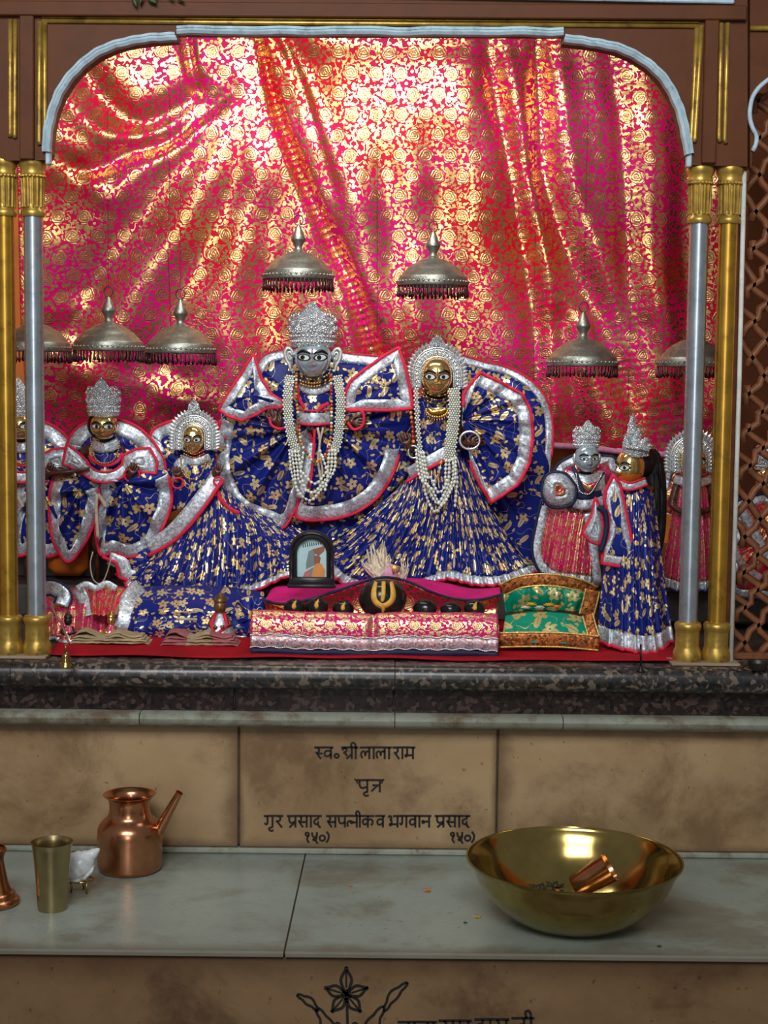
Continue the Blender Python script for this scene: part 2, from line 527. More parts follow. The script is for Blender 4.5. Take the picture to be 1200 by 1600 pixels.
GOLD = (.83, .60, .27)
M = dict(
    curtain=brocade('curtain_brocade', (.70, .006, .20), (.92, .60, .22), cell=.058, base2=(.64, .004, .025), rough=.29),
    pink_brocade=brocade('pink_brocade', (.66, .010, .20), (.82, .60, .28), cell=.040, base2=(.62, .006, .11), rough=.34),
    red_brocade=brocade('red_brocade', (.55, .008, .035), (.80, .52, .22), cell=.05, base2=(.62, .006, .09), rough=.34, cover=.36),
    green_brocade=foil_print('green_brocade', (.0, .26, .15), (.80, .68, .30), cell=.045, rough=.32),
    navy=foil_print('navy_foil_print', (.008, .018, .19), (.92, .76, .40), cell=.034),
    silver_lace=glitter('silver_lace', (.62, .67, .72)),
    maroon_lace=glitter('gold_maroon_lace', (.40, .13, .03), rough=.35, scale=220, hue=.75, flecks=False),
    pink_lace=glitter('silver_pink_lace', (.62, .40, .40), rough=.35, scale=260, hue=.5),
    gold_braid=glitter('gold_braid', (.80, .55, .18), rough=.3, scale=400, hue=.35, flecks=False),
    piping=pm('red_piping', (.66, .022, .062), .6, var=.15, scale=120, bump=.2, spec=.15),
    navy_piping=pm('navy_piping', (.008, .012, .05), .6, var=.2, scale=120, bump=.2),
    pink_tape=pm('pink_tape', (.62, .26, .42), .7, scale=60),
    red_cloth=pm('red_floor_cloth', (.34, .006, .014), .8, var=.2, scale=9, bump=.35, bscale=300, spec=.12),
    plain_pink=pm('plain_pink_cloth', (.66, .012, .19), .6, var=.15, scale=14, bump=.3, bscale=260, spec=.12),
    silver=pm('silver_metal', (.82, .86, .88), .24, .85, var=.12, scale=40, rvar=.1),
    silver_work=chased('embossed_silver', (.82, .88, .90), 210.0),
    face_silver=pm('polished_silver_face', (.50, .66, .74), .16, .68, var=.08, scale=20, rvar=.06),
    face_gold=pm('polished_brass_face', (.76, .54, .21), .15, .88, var=.08, scale=20, rvar=.06),
    gold_metal=pm('old_gold_metal', (.62, .42, .13), .30, 1.0, var=.2, scale=70),
    chhatra=pm('grey_alloy', (.29, .30, .255), .42, .85, var=.16, scale=50, bump=.55, bscale=260, bd=.0012, dirt=(.10, .09, .08), dscale=60, damt=.5),
    ear=pm('pale_silver_ear', (.62, .64, .62), .38, .55, var=.12, scale=60, dirt=(.15, .15, .14), dscale=150, damt=.6),
    black=pm('black_paint', (.008, .007, .007), .35, var=.3, scale=60),
    eye_white=pm('eye_white', (.60, .64, .63), .25, var=.04),
    lip=pm('red_mark', (.48, .03, .05), .5, var=.1),
    wood_hand=pm('dark_carved_wood', (.075, .024, .012), .36, var=.35, scale=90, coat=.2),
    hair=pm('black_hair', (.006, .005, .006), .5, var=.4, scale=200),
    pearl=pm('white_bead', (.70, .74, .64), .28, var=.1, scale=90, coat=.3),
    bead_red=pm('red_bead', (.45, .02, .012), .3, coat=.4),
    bead_orange=pm('orange_bead', (.75, .26, .02), .3, coat=.4),
    bead_green=pm('green_bead', (.02, .12, .05), .3, coat=.4),
    thread_black=pm('black_thread', (.02, .018, .018), .7),
    maroon_fringe=pm('maroon_fringe', (.055, .006, .012), .45, var=.4, scale=150, coat=.2),
    brown_paint=pm('brown_oil_paint', (.100, .031, .010), .5, var=.14, scale=14, spec=.15, bump=.25, bscale=30, dirt=(.07, .022, .012), dscale=7, damt=.5),
    gold_paint=pm('gold_paint', (.46, .29, .06), .36, .62, var=.2, scale=40, dirt=(.10, .05, .012), dscale=26, damt=.75, bump=.25, bscale=90),
    gold_pipe=pm('gold_paint_pipe', (.55, .30, .045), .30, .85, var=.12, scale=25, dirt=(.10, .05, .015), dscale=40, damt=.4),
    silver_pipe=pm('silver_paint_pipe', (.45, .51, .56), .30, .85, var=.08, scale=25, dirt=(.16, .16, .16), dscale=60, damt=.35, bump=.06, bscale=60),
    blue_white=pm('pale_blue_paint', (.42, .55, .62), .55, var=.12, scale=40, dirt=(.17, .20, .22), dscale=45, damt=.6, bump=.5, bscale=70),
    white_pipe=pm('white_strip', (.62, .62, .58), .5, var=.1, dirt=(.25, .22, .2), dscale=50, damt=.4),
    orange_wall=pm('orange_wall_paint', (.72, .20, .012), .5, var=.12, scale=6, dirt=(.40, .10, .01), dscale=5, damt=.5),
    orange_seat=pm('orange_lacquer', (.50, .12, .012), .4, var=.2, scale=18),
    dark_stone=pm('dark_step_stone', (.05, .045, .04), .4, var=.3, scale=20),
    jali=pm('brown_lattice', (.19, .066, .024), .5, var=.25, scale=40, dirt=(.06, .025, .012), dscale=25, damt=.6),
    plaster=pm('old_plaster', (.30, .22, .16), .8, var=.2, scale=5),
    hall_floor=marble('hall_floor_stone', (.30, .28, .25), (.22, .20, .17), (.12, .08, .05)),
    marble_panel=marble('stained_cream_marble', (.42, .285, .150), (.27, .165, .078), (.11, .048, .016), 2.6, rough=.34, amt=.62, edge=(.085, .040, .016)),
    marble_base=marble('brown_marble', (.24, .145, .070), (.15, .080, .036), (.07, .030, .012), 2.2, rough=.36, amt=.8, edge=(.06, .027, .011)),
    marble_shelf=marble('grey_green_marble', (.32, .365, .32), (.225, .265, .23), (.14, .105, .065), 2.4, rough=.24, amt=.65, edge=(.12, .08, .045)),
    marble_ledge=marble('pale_green_marble', (.33, .345, .28), (.25, .255, .20), (.12, .06, .028), 6.0, rough=.3, amt=.8),
    granite=granite('speckled_granite', (.022, .020, .020), (.105, .072, .052), (.18, .135, .10), rough=.30),
    granite_dark=granite('dark_brown_granite', (.020, .013, .011), (.05, .030, .024), (.08, .05, .042), rough=.16),
    grout=pm('dark_joint', (.045, .03, .022), .8, var=.3),
    ink=pm('black_inlay', (.012, .010, .009), .5, var=.2),
    brass=pm('brass', (.42, .31, .10), .16, 1.0, var=.14, scale=18, dirt=(.22, .15, .05), dscale=16, damt=.4),
    brass_tumbler=pm('dull_brass', (.42, .33, .17), .30, 1.0, var=.10, scale=24),
    copper=pm('copper', (.56, .25, .125), .24, 1.0, var=.16, scale=18, dirt=(.30, .13, .07), dscale=14, damt=.5, bump=.04, bscale=50),
    shell=pm('white_shell', (.62, .65, .66), .35, var=.14, scale=40, coat=.3, dirt=(.16, .08, .045), dscale=34, damt=.85),
    stone_black=pm('black_sacred_stone', (.010, .011, .011), .22, var=.3, scale=30, coat=.15, dirt=(.05, .04, .025), dscale=22, damt=.5),
    tilak=pm('yellow_ochre_paste', (.70, .38, .06), .65, var=.14, scale=90),
    beige_cloth=pm('beige_cloth', (.36, .28, .16), .85, var=.2, scale=30, bump=.4, bscale=400),
    rose_cloth=pm('rose_cloth', (.33, .11, .11), .85, var=.15, scale=60, bump=.4, bscale=400),
    cord=pm('pale_cord', (.50, .42, .32), .8, scale=90),
    rope=pm('jute_cord', (.20, .12, .08), .8, scale=90),
    feather=pm('cream_feather', (.66, .58, .42), .7, var=.25, scale=60),
    petal_yellow=pm('yellow_petal', (.80, .42, .02), .6, scale=90),
    petal_orange=pm('orange_petal', (.75, .20, .02), .6, scale=90),
    petal_dark=pm('wilted_leaf', (.035, .028, .015), .5, var=.4, scale=90),
    leaf=pm('dull_green_leaf', (.035, .06, .02), .5, var=.3, scale=60),
    frame_black=pm('black_plastic', (.018, .017, .020), .3, var=.2, scale=50),
    pic_pale=pm('pale_blue_print', (.45, .66, .68), .25, var=.06),
    pic_grey=pm('grey_print', (.20, .25, .25), .25, var=.1),
    pic_brown=pm('brown_print', (.30, .10, .06), .25, var=.1),
    pic_orange=pm('orange_print', (.70, .27, .06), .25, var=.1),
    pic_red=pm('rose_print', (.50, .16, .13), .25, var=.1),
    pic_dark=pm('dark_print', (.02, .03, .03), .25, var=.1),
    bronze=pm('brown_bronze', (.20, .11, .04), .35, .6, var=.3, scale=90),
    iron=pm('dark_iron', (.06, .05, .045), .45, .8, var=.2),
)
# ================================================================ THE SETTING
FLOOR_Z = 1.02      # floor of the shrine
SHELF_Z = 0.65      # marble shelf

def structure(o):
    o['kind'] = 'structure'
    return o

structure(MB().box((0, 0.2, -0.05), (6, 7.0, 0.1)).build('floor', M['hall_floor'], smooth=False))
structure(MB().box((0, 3.36, FLOOR_Z - .04), (3.0, 1.0, .06)).build('floor_shrine', M['dark_stone'], smooth=False))
structure(MB().box((0, 3.85, 1.75), (3.0, .1, 1.7)).build('wall_back', M['orange_wall'], smooth=False))
structure(MB().box((-1.35, 3.37, 1.75), (.1, 1.1, 1.7)).build('wall_left', M['orange_wall'], smooth=False))
structure(MB().box((1.35, 3.37, 1.75), (.1, 1.1, 1.7)).build('wall_right', M['orange_wall'], smooth=False))
structure(MB().box((0, 3.35, 2.55), (3.0, 1.1, .1)).build('ceiling', M['plaster'], smooth=False))
structure(MB().box((0, 2.95, .80), (3.0, .1, .34)).build('wall_front', M['grout'], smooth=False))
structure(MB().box((0, 2.62, .30), (3.0, .5, .60)).build('wall_base', M['grout'], smooth=False))
# the stepped platform the statues stand on, and the orange seats on it
plat = structure(MB().box((0, 3.55, 1.058), (2.4, .48, .07), bev=.006).box((0, 3.62, 1.12), (2.4, .34, .06), bev=.006)
                 .box((-.78, 3.64, 1.17), (.55, .28, .05), bev=.006).build('floor_platform', M['dark_stone'], smooth=False))

# ---- stone slabs: each one a piece of its own
def slab_box(name, x0, x1, y0, y1, z0, z1, mat, parent=None, bev=.003):
    return MB().box(((x0 + x1) / 2, (y0 + y1) / 2, (z0 + z1) / 2), (x1 - x0, y1 - y0, z1 - z0), bev=bev).build(name, mat, parent, smooth=False)

def X(px, py, Y): return P(px, py, Y).x
def Z(px, py, Y): return P(px, py, Y).z

nose = structure(slab_box('trim_1', -1.445, 1.445, 2.797, 2.95, .977, 1.014, M['grout']))
xs = [-1.45, X(372, 1095, 2.79) - .42, X(617, 1060, 2.79), 1.45]
for a, b in zip(xs[:-1], xs[1:]):
    # rounded nosing of the granite top
    m = MB()
    prof = [(2.96, 1.0205), (2.815, 1.0205), (2.800, 1.017), (2.792, 1.008), (2.790, .996), (2.792, .984), (2.800, .975), (2.815, .972), (2.96, .972)]
    rows = [[Vector((x, y, z)) for (y, z) in prof] for x in (a + .0008, b - .0008)]
    m.grid(rows, flip=True)
    m.add(rows[0], [tuple(range(len(prof)))]); m.add(rows[1], [tuple(range(len(prof)))[::-1]])
    m.build('granite_slab', M['granite'], nose, sharp=50)
band = structure(slab_box('trim_2', -1.445, 1.445, 2.829, 2.925, .929, .969, M['grout']))
xs = [-1.45, X(366, 1095, 2.83), X(615, 1095, 2.83), 1.45]
for a, b in zip(xs[:-1], xs[1:]):
    slab_box('granite_strip', a + .0008, b - .0008, 2.826, 2.93, .927, .9715, M['granite_dark'], band, .0015)
led = structure(slab_box('trim_3', -1.445, 1.445, 2.814, 2.925, .902, .923, M['grout']))
xs = [-1.45, X(218, 1120, 2.8), X(617, 1120, 2.8), X(880, 1120, 2.8), 1.45]
for a, b in zip(xs[:-1], xs[1:]):
    m = MB()
    prof = [(2.93, .9265), (2.812, .9265), (2.800, .9235), (2.795, .917), (2.798, .908), (2.808, .902), (2.822, .900), (2.826, .896), (2.93, .896)]
    rows = [[Vector((x, y, z)) for (y, z) in prof] for x in (a + .0008, b - .0008)]
    m.grid(rows, flip=True)
    m.add(rows[0], [tuple(range(len(prof)))]); m.add(rows[1], [tuple(range(len(prof)))[::-1]])
    m.build('marble_moulding', M['marble_ledge'], led, sharp=50)
YW, YF = 2.84, 2.342
upper = structure(slab_box('wall_panel', -1.445, 1.445, YW + .003, YW + .056, .665, .892, M['grout']))
YW = 2.84
xs = [-1.45, X(373, 1230, YW), X(777, 1230, YW), 1.45]
panels = []
for a, b in zip(xs[:-1], xs[1:]):
    panels.append(slab_box('marble_panel', a + .0015, b - .0015, YW, YW + .058, SHELF_Z + .012, .8955, M['marble_panel'], upper, .002))
skirt = structure(slab_box('baseboard_1', -1.45, 1.45, 2.834, 2.896, SHELF_Z + .0005, SHELF_Z + .0115, M['marble_ledge'], bev=.003))
shelf = structure(slab_box('trim_4', -1.445, 1.445, 2.347, 2.895, .6415, .6480, M['grout']))
YF = 2.342
def shelf_slab(xa0, xa1, xb0, xb1):
    # quadrilateral slab: back edge xb0..xb1, front edge xa0..xa1, rounded front
    m = MB()
    zt, zb = SHELF_Z, SHELF_Z - .010
    prof = [(2.90, zt), (YF + .003, zt), (YF, zt - .003), (YF, zb + .002), (YF + .003, zb), (2.90, zb)]
    def xx(x0, x1, y): return x0 + (x1 - x0) * (y - YF) / (2.90 - YF)
    rows = [[Vector((xx(xa0, xb0, y), y, z)) for y, z in prof], [Vector((xx(xa1, xb1, y), y, z)) for y, z in prof]]
    m.grid(rows, flip=True)
    m.add(rows[0], [tuple(range(6))]); m.add(rows[1], [tuple(range(6))[::-1]])
    m.build('marble_slab', M['marble_shelf'], shelf, smooth=False)
jb, jf = X(478, 1335, 2.84), X(444, 1492, YF)
shelf_slab(-1.45, jf - .0015, -1.45, jb - .0015)
shelf_slab(jf + .0015, 1.45, jb + .0015, 1.45)
front = structure(slab_box('wall_skirt', -1.445, 1.445, 2.356, 2.39, .012, .634, M['grout']))
YB = 2.352
basep = slab_box('marble_panel', -1.45, 1.45, YB, YB + .03, .01, SHELF_Z - .013, M['marble_base'], front, .002)

# ================================================================ THE CURTAIN
CY = 3.62
FOLDS = [  # polyline in the photograph, half width (start, end) in px, depth in metres (towards the viewer > 0)
    ([(400, 40), (430, 160), (465, 260), (505, 350), (560, 470), (600, 620)], (4, 15), -.036),
    ([(425, 40), (470, 140), (510, 240), (570, 360)], (13, 22), .010),
    ([(432, 40), (470, 130), (500, 225), (530, 320)], (6, 10), -.012),
    ([(445, 40), (500, 150), (560, 330), (640, 600)], (16, 50), .014),
    ([(290, 40), (296, 90), (310, 152)], (9, 7), -.018),
    ([(105, 90), (140, 122), (181, 172), (224, 192), (292, 160), (330, 120)], (20, 16), -.026),
    ([(90, 140), (150, 205), (215, 222), (290, 190), (345, 140)], (12, 10), .009),
    ([(90, 240), (142, 268), (205, 238), (263, 219), (311, 180), (360, 140)], (14, 12), -.026),
    ([(85, 225), (132, 262), (176, 312), (219, 277), (272, 238), (330, 180)], (18, 10), .011),
    ([(70, 280), (110, 360), (130, 480)], (30, 40), -.020),
    ([(360, 150), (330, 215), (240, 330), (157, 440), (100, 560)], (26, 34), -.014),
    ([(372, 150), (340, 260), (270, 380), (205, 470), (150, 620)], (28, 42), .015),
    ([(385, 150), (370, 280), (320, 420), (250, 640)], (20, 40), -.008),
    ([(390, 150), (400, 300), (370, 480), (330, 700)], (18, 40), .012),
    ([(395, 300), (420, 420), (420, 700)], (18, 40), -.012),
    ([(758, 40), (779, 166), (798, 250), (812, 330), (826, 414), (840, 520), (850, 700)], (12, 20), -.020),
    ([(785, 40), (806, 160), (826, 280), (850, 420), (870, 700)], (12, 18), .013),
    ([(838, 40), (847, 180), (850, 270), (870, 345), (905, 430), (945, 520), (985, 640)], (10, 30), -.028),
    ([(868, 40), (880, 200), (905, 330), (960, 460), (1020, 640)], (16, 26), .015),
    ([(945, 40), (972, 194), (977, 302), (984, 460), (1000, 700)], (14, 20), -.016),
    ([(1010, 40), (1020, 300), (1040, 700)], (24, 30), .012),
    ([(1085, 40), (1075, 300), (1080, 700)], (18, 24), -.018),
    ([(680, 180), (690, 400), (700, 700)], (30, 40), -.008),
    ([(590, 60), (610, 350), (640, 700)], (14, 24), -.006),
    ([(720, 60), (735, 350), (740, 700)], (26, 40), .008),
    ([(915, 480), (925, 560), (960, 660), (980, 720)], (16, 26), .012),
    ([(870, 470), (890, 560), (910, 720)], (14, 22), -.012),
    ([(1005, 480), (1020, 560), (1050, 720)], (14, 22), -.014),
    ([(440, 60), (650, 70), (860, 75)], (18, 18), -.006),
    ([(80, 560), (200, 600), (330, 640)], (20, 20), .010),
    ([(80, 500), (160, 560), (240, 640)], (18, 24), -.012),
    ([(240, 560), (290, 600), (340, 560)], (16, 16), -.010),
]
def curtain():
    root = thing('brocade_curtain', 'tall pink brocade curtain with gold roses hanging behind the statues', 'curtain', (0, CY, 1.75))
    px = np.linspace(42, 1140, 330)
    py = np.linspace(18, 706, 220)
    A, B = np.meshgrid(px, py)
    D = np.zeros_like(A)
    for pts, (w0, w1), amp in FOLDS:
        c = catmull(pts, 60)
        t = np.linspace(0, 1, 60)
        d2 = (A[..., None] - c[:, 0]) ** 2 + (B[..., None] - c[:, 1]) ** 2
        k = d2.argmin(-1)
        dist = np.sqrt(d2.min(-1))
        w = (w0 + (w1 - w0) * t[k]) * 1.25
        ends = np.clip(np.minimum(t[k], 1 - t[k]) * 6 + .25, 0, 1)
        D += amp * ends * np.exp(-(dist / w) ** 2)
    fan = np.arctan2(A - 560, B + 260)
    D += .004 * np.sin(fan * 42 + B * .004) * np.clip((B - 150) / 300, 0, 1)
    D += .0045 * np.sin(A * .021 + 1.3 * np.sin(B * .006))
    sl = np.clip((380 - A) / 330, 0, 1)
    D += .11 * sl ** 1.6 * np.clip(1.15 - B / 900, 0, 1)          # the left third is drawn forward
    D += .05 * np.clip((B - 380) / 320, 0, 1) ** 1.5 * -1         # and the foot hangs back
    rows, uvs = [], []
    for i in range(len(py)):
        r, q = [], []
        for j in range(len(px)):
            p = P(px[j], py[i] + 8 * math.sin(px[j] * .012 + 1) * (py[i] / 700) ** 6, CY)
            n = mnoise.noise(Vector((p.x * 9, p.z * 9, 0))) * .005 + mnoise.noise(Vector((p.x * 20, p.z * 16, 3))) * .0012
            r.append(Vector((p.x, CY - D[i, j] - n, p.z)))
            q.append((p.x, p.z + (D[i, j]) * .35))
        rows.append(r); uvs.append(q)
    MB().grid(rows, uvs, flip=True).build('cloth', M['curtain'], root, solid=.0012)
    hem = [rows[-1][j] for j in range(0, len(px), 3)]
    m = MB()
    m.grid([[p + Vector((0, -.002, .008)) for p in hem], [p + Vector((0, -.003, 0)) for p in hem], [p + Vector((0, -.001, -.006)) for p in hem]], flip=True)
    m.build('hem_tape', M['pink_tape'], root, solid=.001)
    # seams where the widths of cloth are sewn together
    for sx in (590, 835, 985, 265):
        j = int(np.argmin(abs(px - sx)))
        MB().tube([rows[i][j] + Vector((0, -.0005, 0)) for i in range(0, len(py), 3)], .0006, 5).build('seam', M['maroon_fringe'], root)
    # rod it hangs from
    a, b = rows[0][0], rows[0][-1]
    MB().tube([Vector((a.x - .05, CY + .004, a.z - .004)), Vector((b.x + .05, CY + .004, b.z - .004))], .008, 10).build('curtain_rod', M['iron'], root)
curtain()

# ================================================================ THE CARVED FRONT
YP = 2.86            # axis of the pillars
YFR = 2.835          # face of the painted boards
ARCH = [(78, 238), (80, 205), (88, 170), (102, 140), (122, 113), (150, 90), (185, 74), (225, 66), (275, 62)]
ARCH_R = [(880, 66), (930, 72), (970, 82), (1008, 102), (1037, 132), (1056, 168), (1065, 205), (1073, 242)]
def arch_front():
    root = thing('arched_screen', 'brown painted board front with a wide round-shouldered arch and gold ribs', 'arch', (0, YFR, 1.95))
    L = [tuple(p) for p in catmull(ARCH, 28)] + [(277, 62), (277, 50)]
    Rr = [(880, 52), (880, 66)] + [tuple(p) for p in catmull(ARCH_R, 28)]
    out = [(-70, 252), (72, 250)] + L + Rr + [(1080, 258), (1168, 260), (1168, -70), (-70, -70)]
    MB().slab([P(x, y, YFR) for x, y in out], .045).build('spandrel_board', M['brown_paint'], root, smooth=False)
    # pale blue edging that follows the arch
    def edging(pts, w):
        cs = [P(x, y, YFR) for x, y in pts]
        m = MB()
        n = len(cs)
        rows = []
        for i in range(n):
            t = (cs[min(i + 1, n - 1)] - cs[max(i - 1, 0)]).normalized()
            nn = Vector((-t.z, 0, t.x))
            p = cs[i]
            j = .0006 * math.sin(i * 1.7) + .0005 * math.sin(i * .6)
            q = []
            for (o, y) in ((-w * .12, .01), (-w * .12, -.008), (w * .25, -.0115), (w * .55, -.008), (w * .62, -.010), (w * 1.0, -.007), (w * 1.0, .002)):
                q.append(p + nn * (o + j) + Vector((0, y, 0)))
            rows.append(q)
        m.grid(rows)
        m.build('arch_edging', M['blue_white'], root, sharp=40)
    w = MPP(YFR) * 11
    edging([tuple(p) for p in catmull(ARCH, 40)] + [(277, 61)], w)
    edging([(880, 65)] + [tuple(p) for p in catmull(ARCH_R, 40)], w)
    edging([(277, 53 + .0 * i) for i in range(1)] + [(277 + 603 * i / 30, 53 + 2 * i / 30 - .8 * math.sin(i)) for i in range(1, 30)] + [(880, 55)], w)
    # gold mouldings
    def rib(pts, r, name='gold_rib', mat='gold_paint'):
        m = MB()
        ps = [P(x, y, YFR - .002) for x, y in pts]
        m.tube(ps, r, 10)
        m.build(name, M[mat], root)
    r = MPP(YFR)
    rib([(66, 33), (330, 35), (600, 37), (1092, 41)], r * 3.4)
    rib([(66, 27), (330, 29), (600, 31), (1092, 35)], r * 1.4)
    for x0, y0, x1, y1 in ((62, 34, 61, 226), (70, 36, 70, 222), (1096, 40, 1086, 222), (1089, 44, 1080, 226)):
        rib([(x0, y0), ((x0 + x1) / 2, (y0 + y1) / 2), (x1, y1 - 6), (x1 + (2 if x0 < 600 else -2), y1)], r * 4)
    for x0, y0, x1, y1 in ((16, 30, 16, 214), (24, 31, 23, 216), (1127, 36, 1123, 222), (1137, 36, 1132, 224)):
        rib([(x0, y0), ((x0 + x1) / 2, (y0 + y1) / 2), (x1, y1 - 6), ((x0 + x1) / 2, y1)], r * 3.6)
    # raised flat bands: head rail and the two posts
    def band(p0, p1, h, dep=.012):
        a, b = P(*p0, YFR), P(*p1, YFR)
        c = (a + b) / 2
        ln = (b - a).length
        ang = math.atan2(b.z - a.z, b.x - a.x)
        R = Matrix.Rotation(-ang, 3, 'Y')
        MB().box(c + Vector((0, -dep / 2, 0)), (ln, dep, h), R, .002).build('rail', M['brown_paint'], root, smooth=False)
    band((-60, 14), (1165, 22), r * 22)
    band((43, 16), (43, 250), r * 22, .009)
    band((1112, 22), (1106, 256), r * 22, .009)
    MB().box(P(560, -11, YFR) + Vector((0, -.004, 0)), (1.35, .014, r * 12), Matrix.Rotation(math.radians(.6), 3, 'Y'), .002).build('cornice', M['blue_white'], root, smooth=False)
    # broken plaster tips at the feet of the arch
    for x, y in ((75, 246), (1077, 250)):
        MB().box(P(x, y, YFR) + Vector((0, .006, 0)), (r * 7, .02, r * 22), None, .002).build('arch_foot', M['blue_white'], root, smooth=False)
arch_front()

def pillar(px_top, px_bot, label, shaft, grp):
    yt, yb, Y = 254, 1040, YP
    dy = (px_top - 600) * math.tan(ROLL)
    top, bot = P(px_top, yt + dy, Y), P(px_bot, yb + (px_bot - 600) * math.tan(ROLL) * 1.0, Y)
    x = (top.x + bot.x) / 2
    zt, zb = top.z, FLOOR_Z
    s = MPP(Y)
    root = thing('pillar', label, 'pillar', (x, Y, zb), grp)
    c = Vector((x, Y, 0))
    zc = zt - 88 * s
    MB().lathe([(.0175, zb + 60 * s), (.0175, zc + .002)], c, 28).build('shaft', M[shaft], root, sharp=60)
    m = MB()
    prof = [(.021, zc), (.0228, zc + 4 * s), (.0215, zc + 9 * s), (.0185, zc + 12 * s), (.0185, zc + 20 * s), (.0195, zc + 58 * s)]
    m.lathe(prof, c, 28)
    for k in range(14):
        g = 2 * PI * k / 14
        d = Vector((math.cos(g), math.sin(g), 0))
        m.tube([c + d * .0185 + Vector((0, 0, zc + 14 * s)), c + d * .0192 + Vector((0, 0, zc + 40 * s)), c + d * .0198 + Vector((0, 0, zc + 58 * s))], .0026, 6)
    for k in range(20):
        g = 2 * PI * k / 20
        m.ball(c + Vector((math.cos(g) * .0215, math.sin(g) * .0215, zc + 61 * s)), .0032, 6, 5)
    m.lathe([(.0195, zc + 57 * s), (.022, zc + 63 * s), (.0225, zc + 67 * s), (.021, zc + 70 * s), (.0245, zc + 76 * s), (.0262, zc + 82 * s), (.0245, zc + 88 * s), (.022, zc + 90 * s)], c, 28)
    m.build('capital', M['gold_paint'], root, sharp=50)
    m = MB()
    m.lathe([(.0255, zb), (.0272, zb + 8 * s), (.0268, zb + 18 * s), (.0235, zb + 24 * s), (.0225, zb + 28 * s), (.0225, zb + 50 * s), (.0232, zb + 53 * s),
             (.0255, zb + 57 * s), (.0258, zb + 61 * s), (.0235, zb + 65 * s), (.0185, zb + 67 * s)], c, 28,
            rad=lambda g, i: 1 + .025 * math.cos(g * 10) if 3 < i < 7 else 1)
    m.build('pillar_base', M['gold_paint'], root, sharp=50)
    return root
pillar(9, 12, 'gold painted round pillar at the left edge of the photo', 'gold_pipe', None)
pillar(53, 56, 'silver painted pillar standing beside the gold one on the left', 'silver_pipe', None)
pillar(1097, 1071, 'silver painted pillar with gold capital in front of the pink dress', 'silver_pipe', None)
pillar(1142, 1117, 'gold painted pillar on the right, next to the brown lattice', 'gold_pipe', None)
for k, (pa, pb) in enumerate((((-30, 1040), (78, 1044)), ((1044, 1046), (1150, 1048)))):
    a, b = P(*pa, YP), P(*pb, YP)
    structure(MB().box(((a.x + b.x) / 2, YP - .005, FLOOR_Z + .0035), (b.x - a.x, .062, .005), None, .001).build('trim_%d' % (5 + k), M['plaster'], smooth=False))

def side_bay():
    YL = 2.905
    root = thing('lattice_screen', 'brown pierced lattice screen at the right edge, garments showing through it', 'screen', P(1185, 600, YL))
    x0, x1 = P(1152, 600, YL).x, P(1420, 600, YL).x
    z0, z1 = FLOOR_Z + .001, P(1185, 250, YL).z + .14
    px, pz = MPP(YL) * 42, MPP(YL) * 56
    # two families of wavy bars give the ogee openings
    nb = int((x1 - x0 + (z1 - z0) * px / pz) / px) + 2
    for fam in (1, -1):
        for k in range(-1, nb + 1):
            pts = []
            n = 60
            for i in range(n + 1):
                z = z0 + (z1 - z0) * i / n
                q = (z - z0) / pz
                base = x0 + k * px + (q * px if fam == 1 else (z1 - z0) / pz * px - q * px) - ((z1 - z0) / pz * px)
                x = base + px * .15 * math.sin(2 * PI * q * 2)
                if x0 - .001 <= x <= x1 + .001:
                    pts.append(Vector((x, YL + .006, z)))
            if len(pts) > 3:
                MB().tube(pts, .0072, 6, flat=1.2).build('lattice_bar', M['jali'], root)
    structure(MB().box((P(1158, 600, 3.5).x + .3, 3.5, 1.75), (.6, .03, 1.46)).build('wall_side_bay', M['brown_paint'], smooth=False))
    m = MB()
    m.box(((x0 + x1) / 2, YL + .006, z0 + .006), (x1 - x0, .02, .012), None, .001)
    m.box((x0 - .003, YL + .006, (z0 + z1) / 2), (.010, .022, z1 - z0), None, .001)
    m.build('screen_frame', M['jali'], root, smooth=False)
    # narrow arch board above it, with its cusped pale edge
    r2 = thing('side_arch_board', 'narrow brown board with a scalloped pale blue edge, top right corner', 'arch', P(1185, 100, YFR))
    cusp = [(1176, 236), (1181, 226), (1182, 212), (1176, 200), (1172, 186), (1172, 170), (1176, 152), (1185, 138), (1196, 128), (1212, 118), (1240, 112), (1420, 106)]
    cc = [tuple(p) for p in catmull(cusp, 60)]
    out = [(1172, 262), (1172, -70), (1430, -70), (1430, 106)] + cc[::-1] + [(1174, 262)]
    MB().slab([P(x, y, YFR + .004) for x, y in out], .036).build('board', M['brown_paint'], r2, smooth=False)
    MB().tube([P(x, y, YFR) for x, y in cc], .0042, 8).build('scalloped_edge', M['blue_white'], r2)
    MB().tube([P(1172, 44, YFR), P(1430, 47, YFR)], .005, 8).build('gold_rib', M['gold_paint'], r2)
    o = MB().tube([P(1163, 268, YFR + .02), P(1155, 600, YFR + .02), P(1142, 1040, YFR + .02)], .0044, 10).build('white_strip', M['white_pipe'])
    tag(o, 'thin white vertical strip standing between the gold pillar and the lattice', 'pipe')
side_bay()
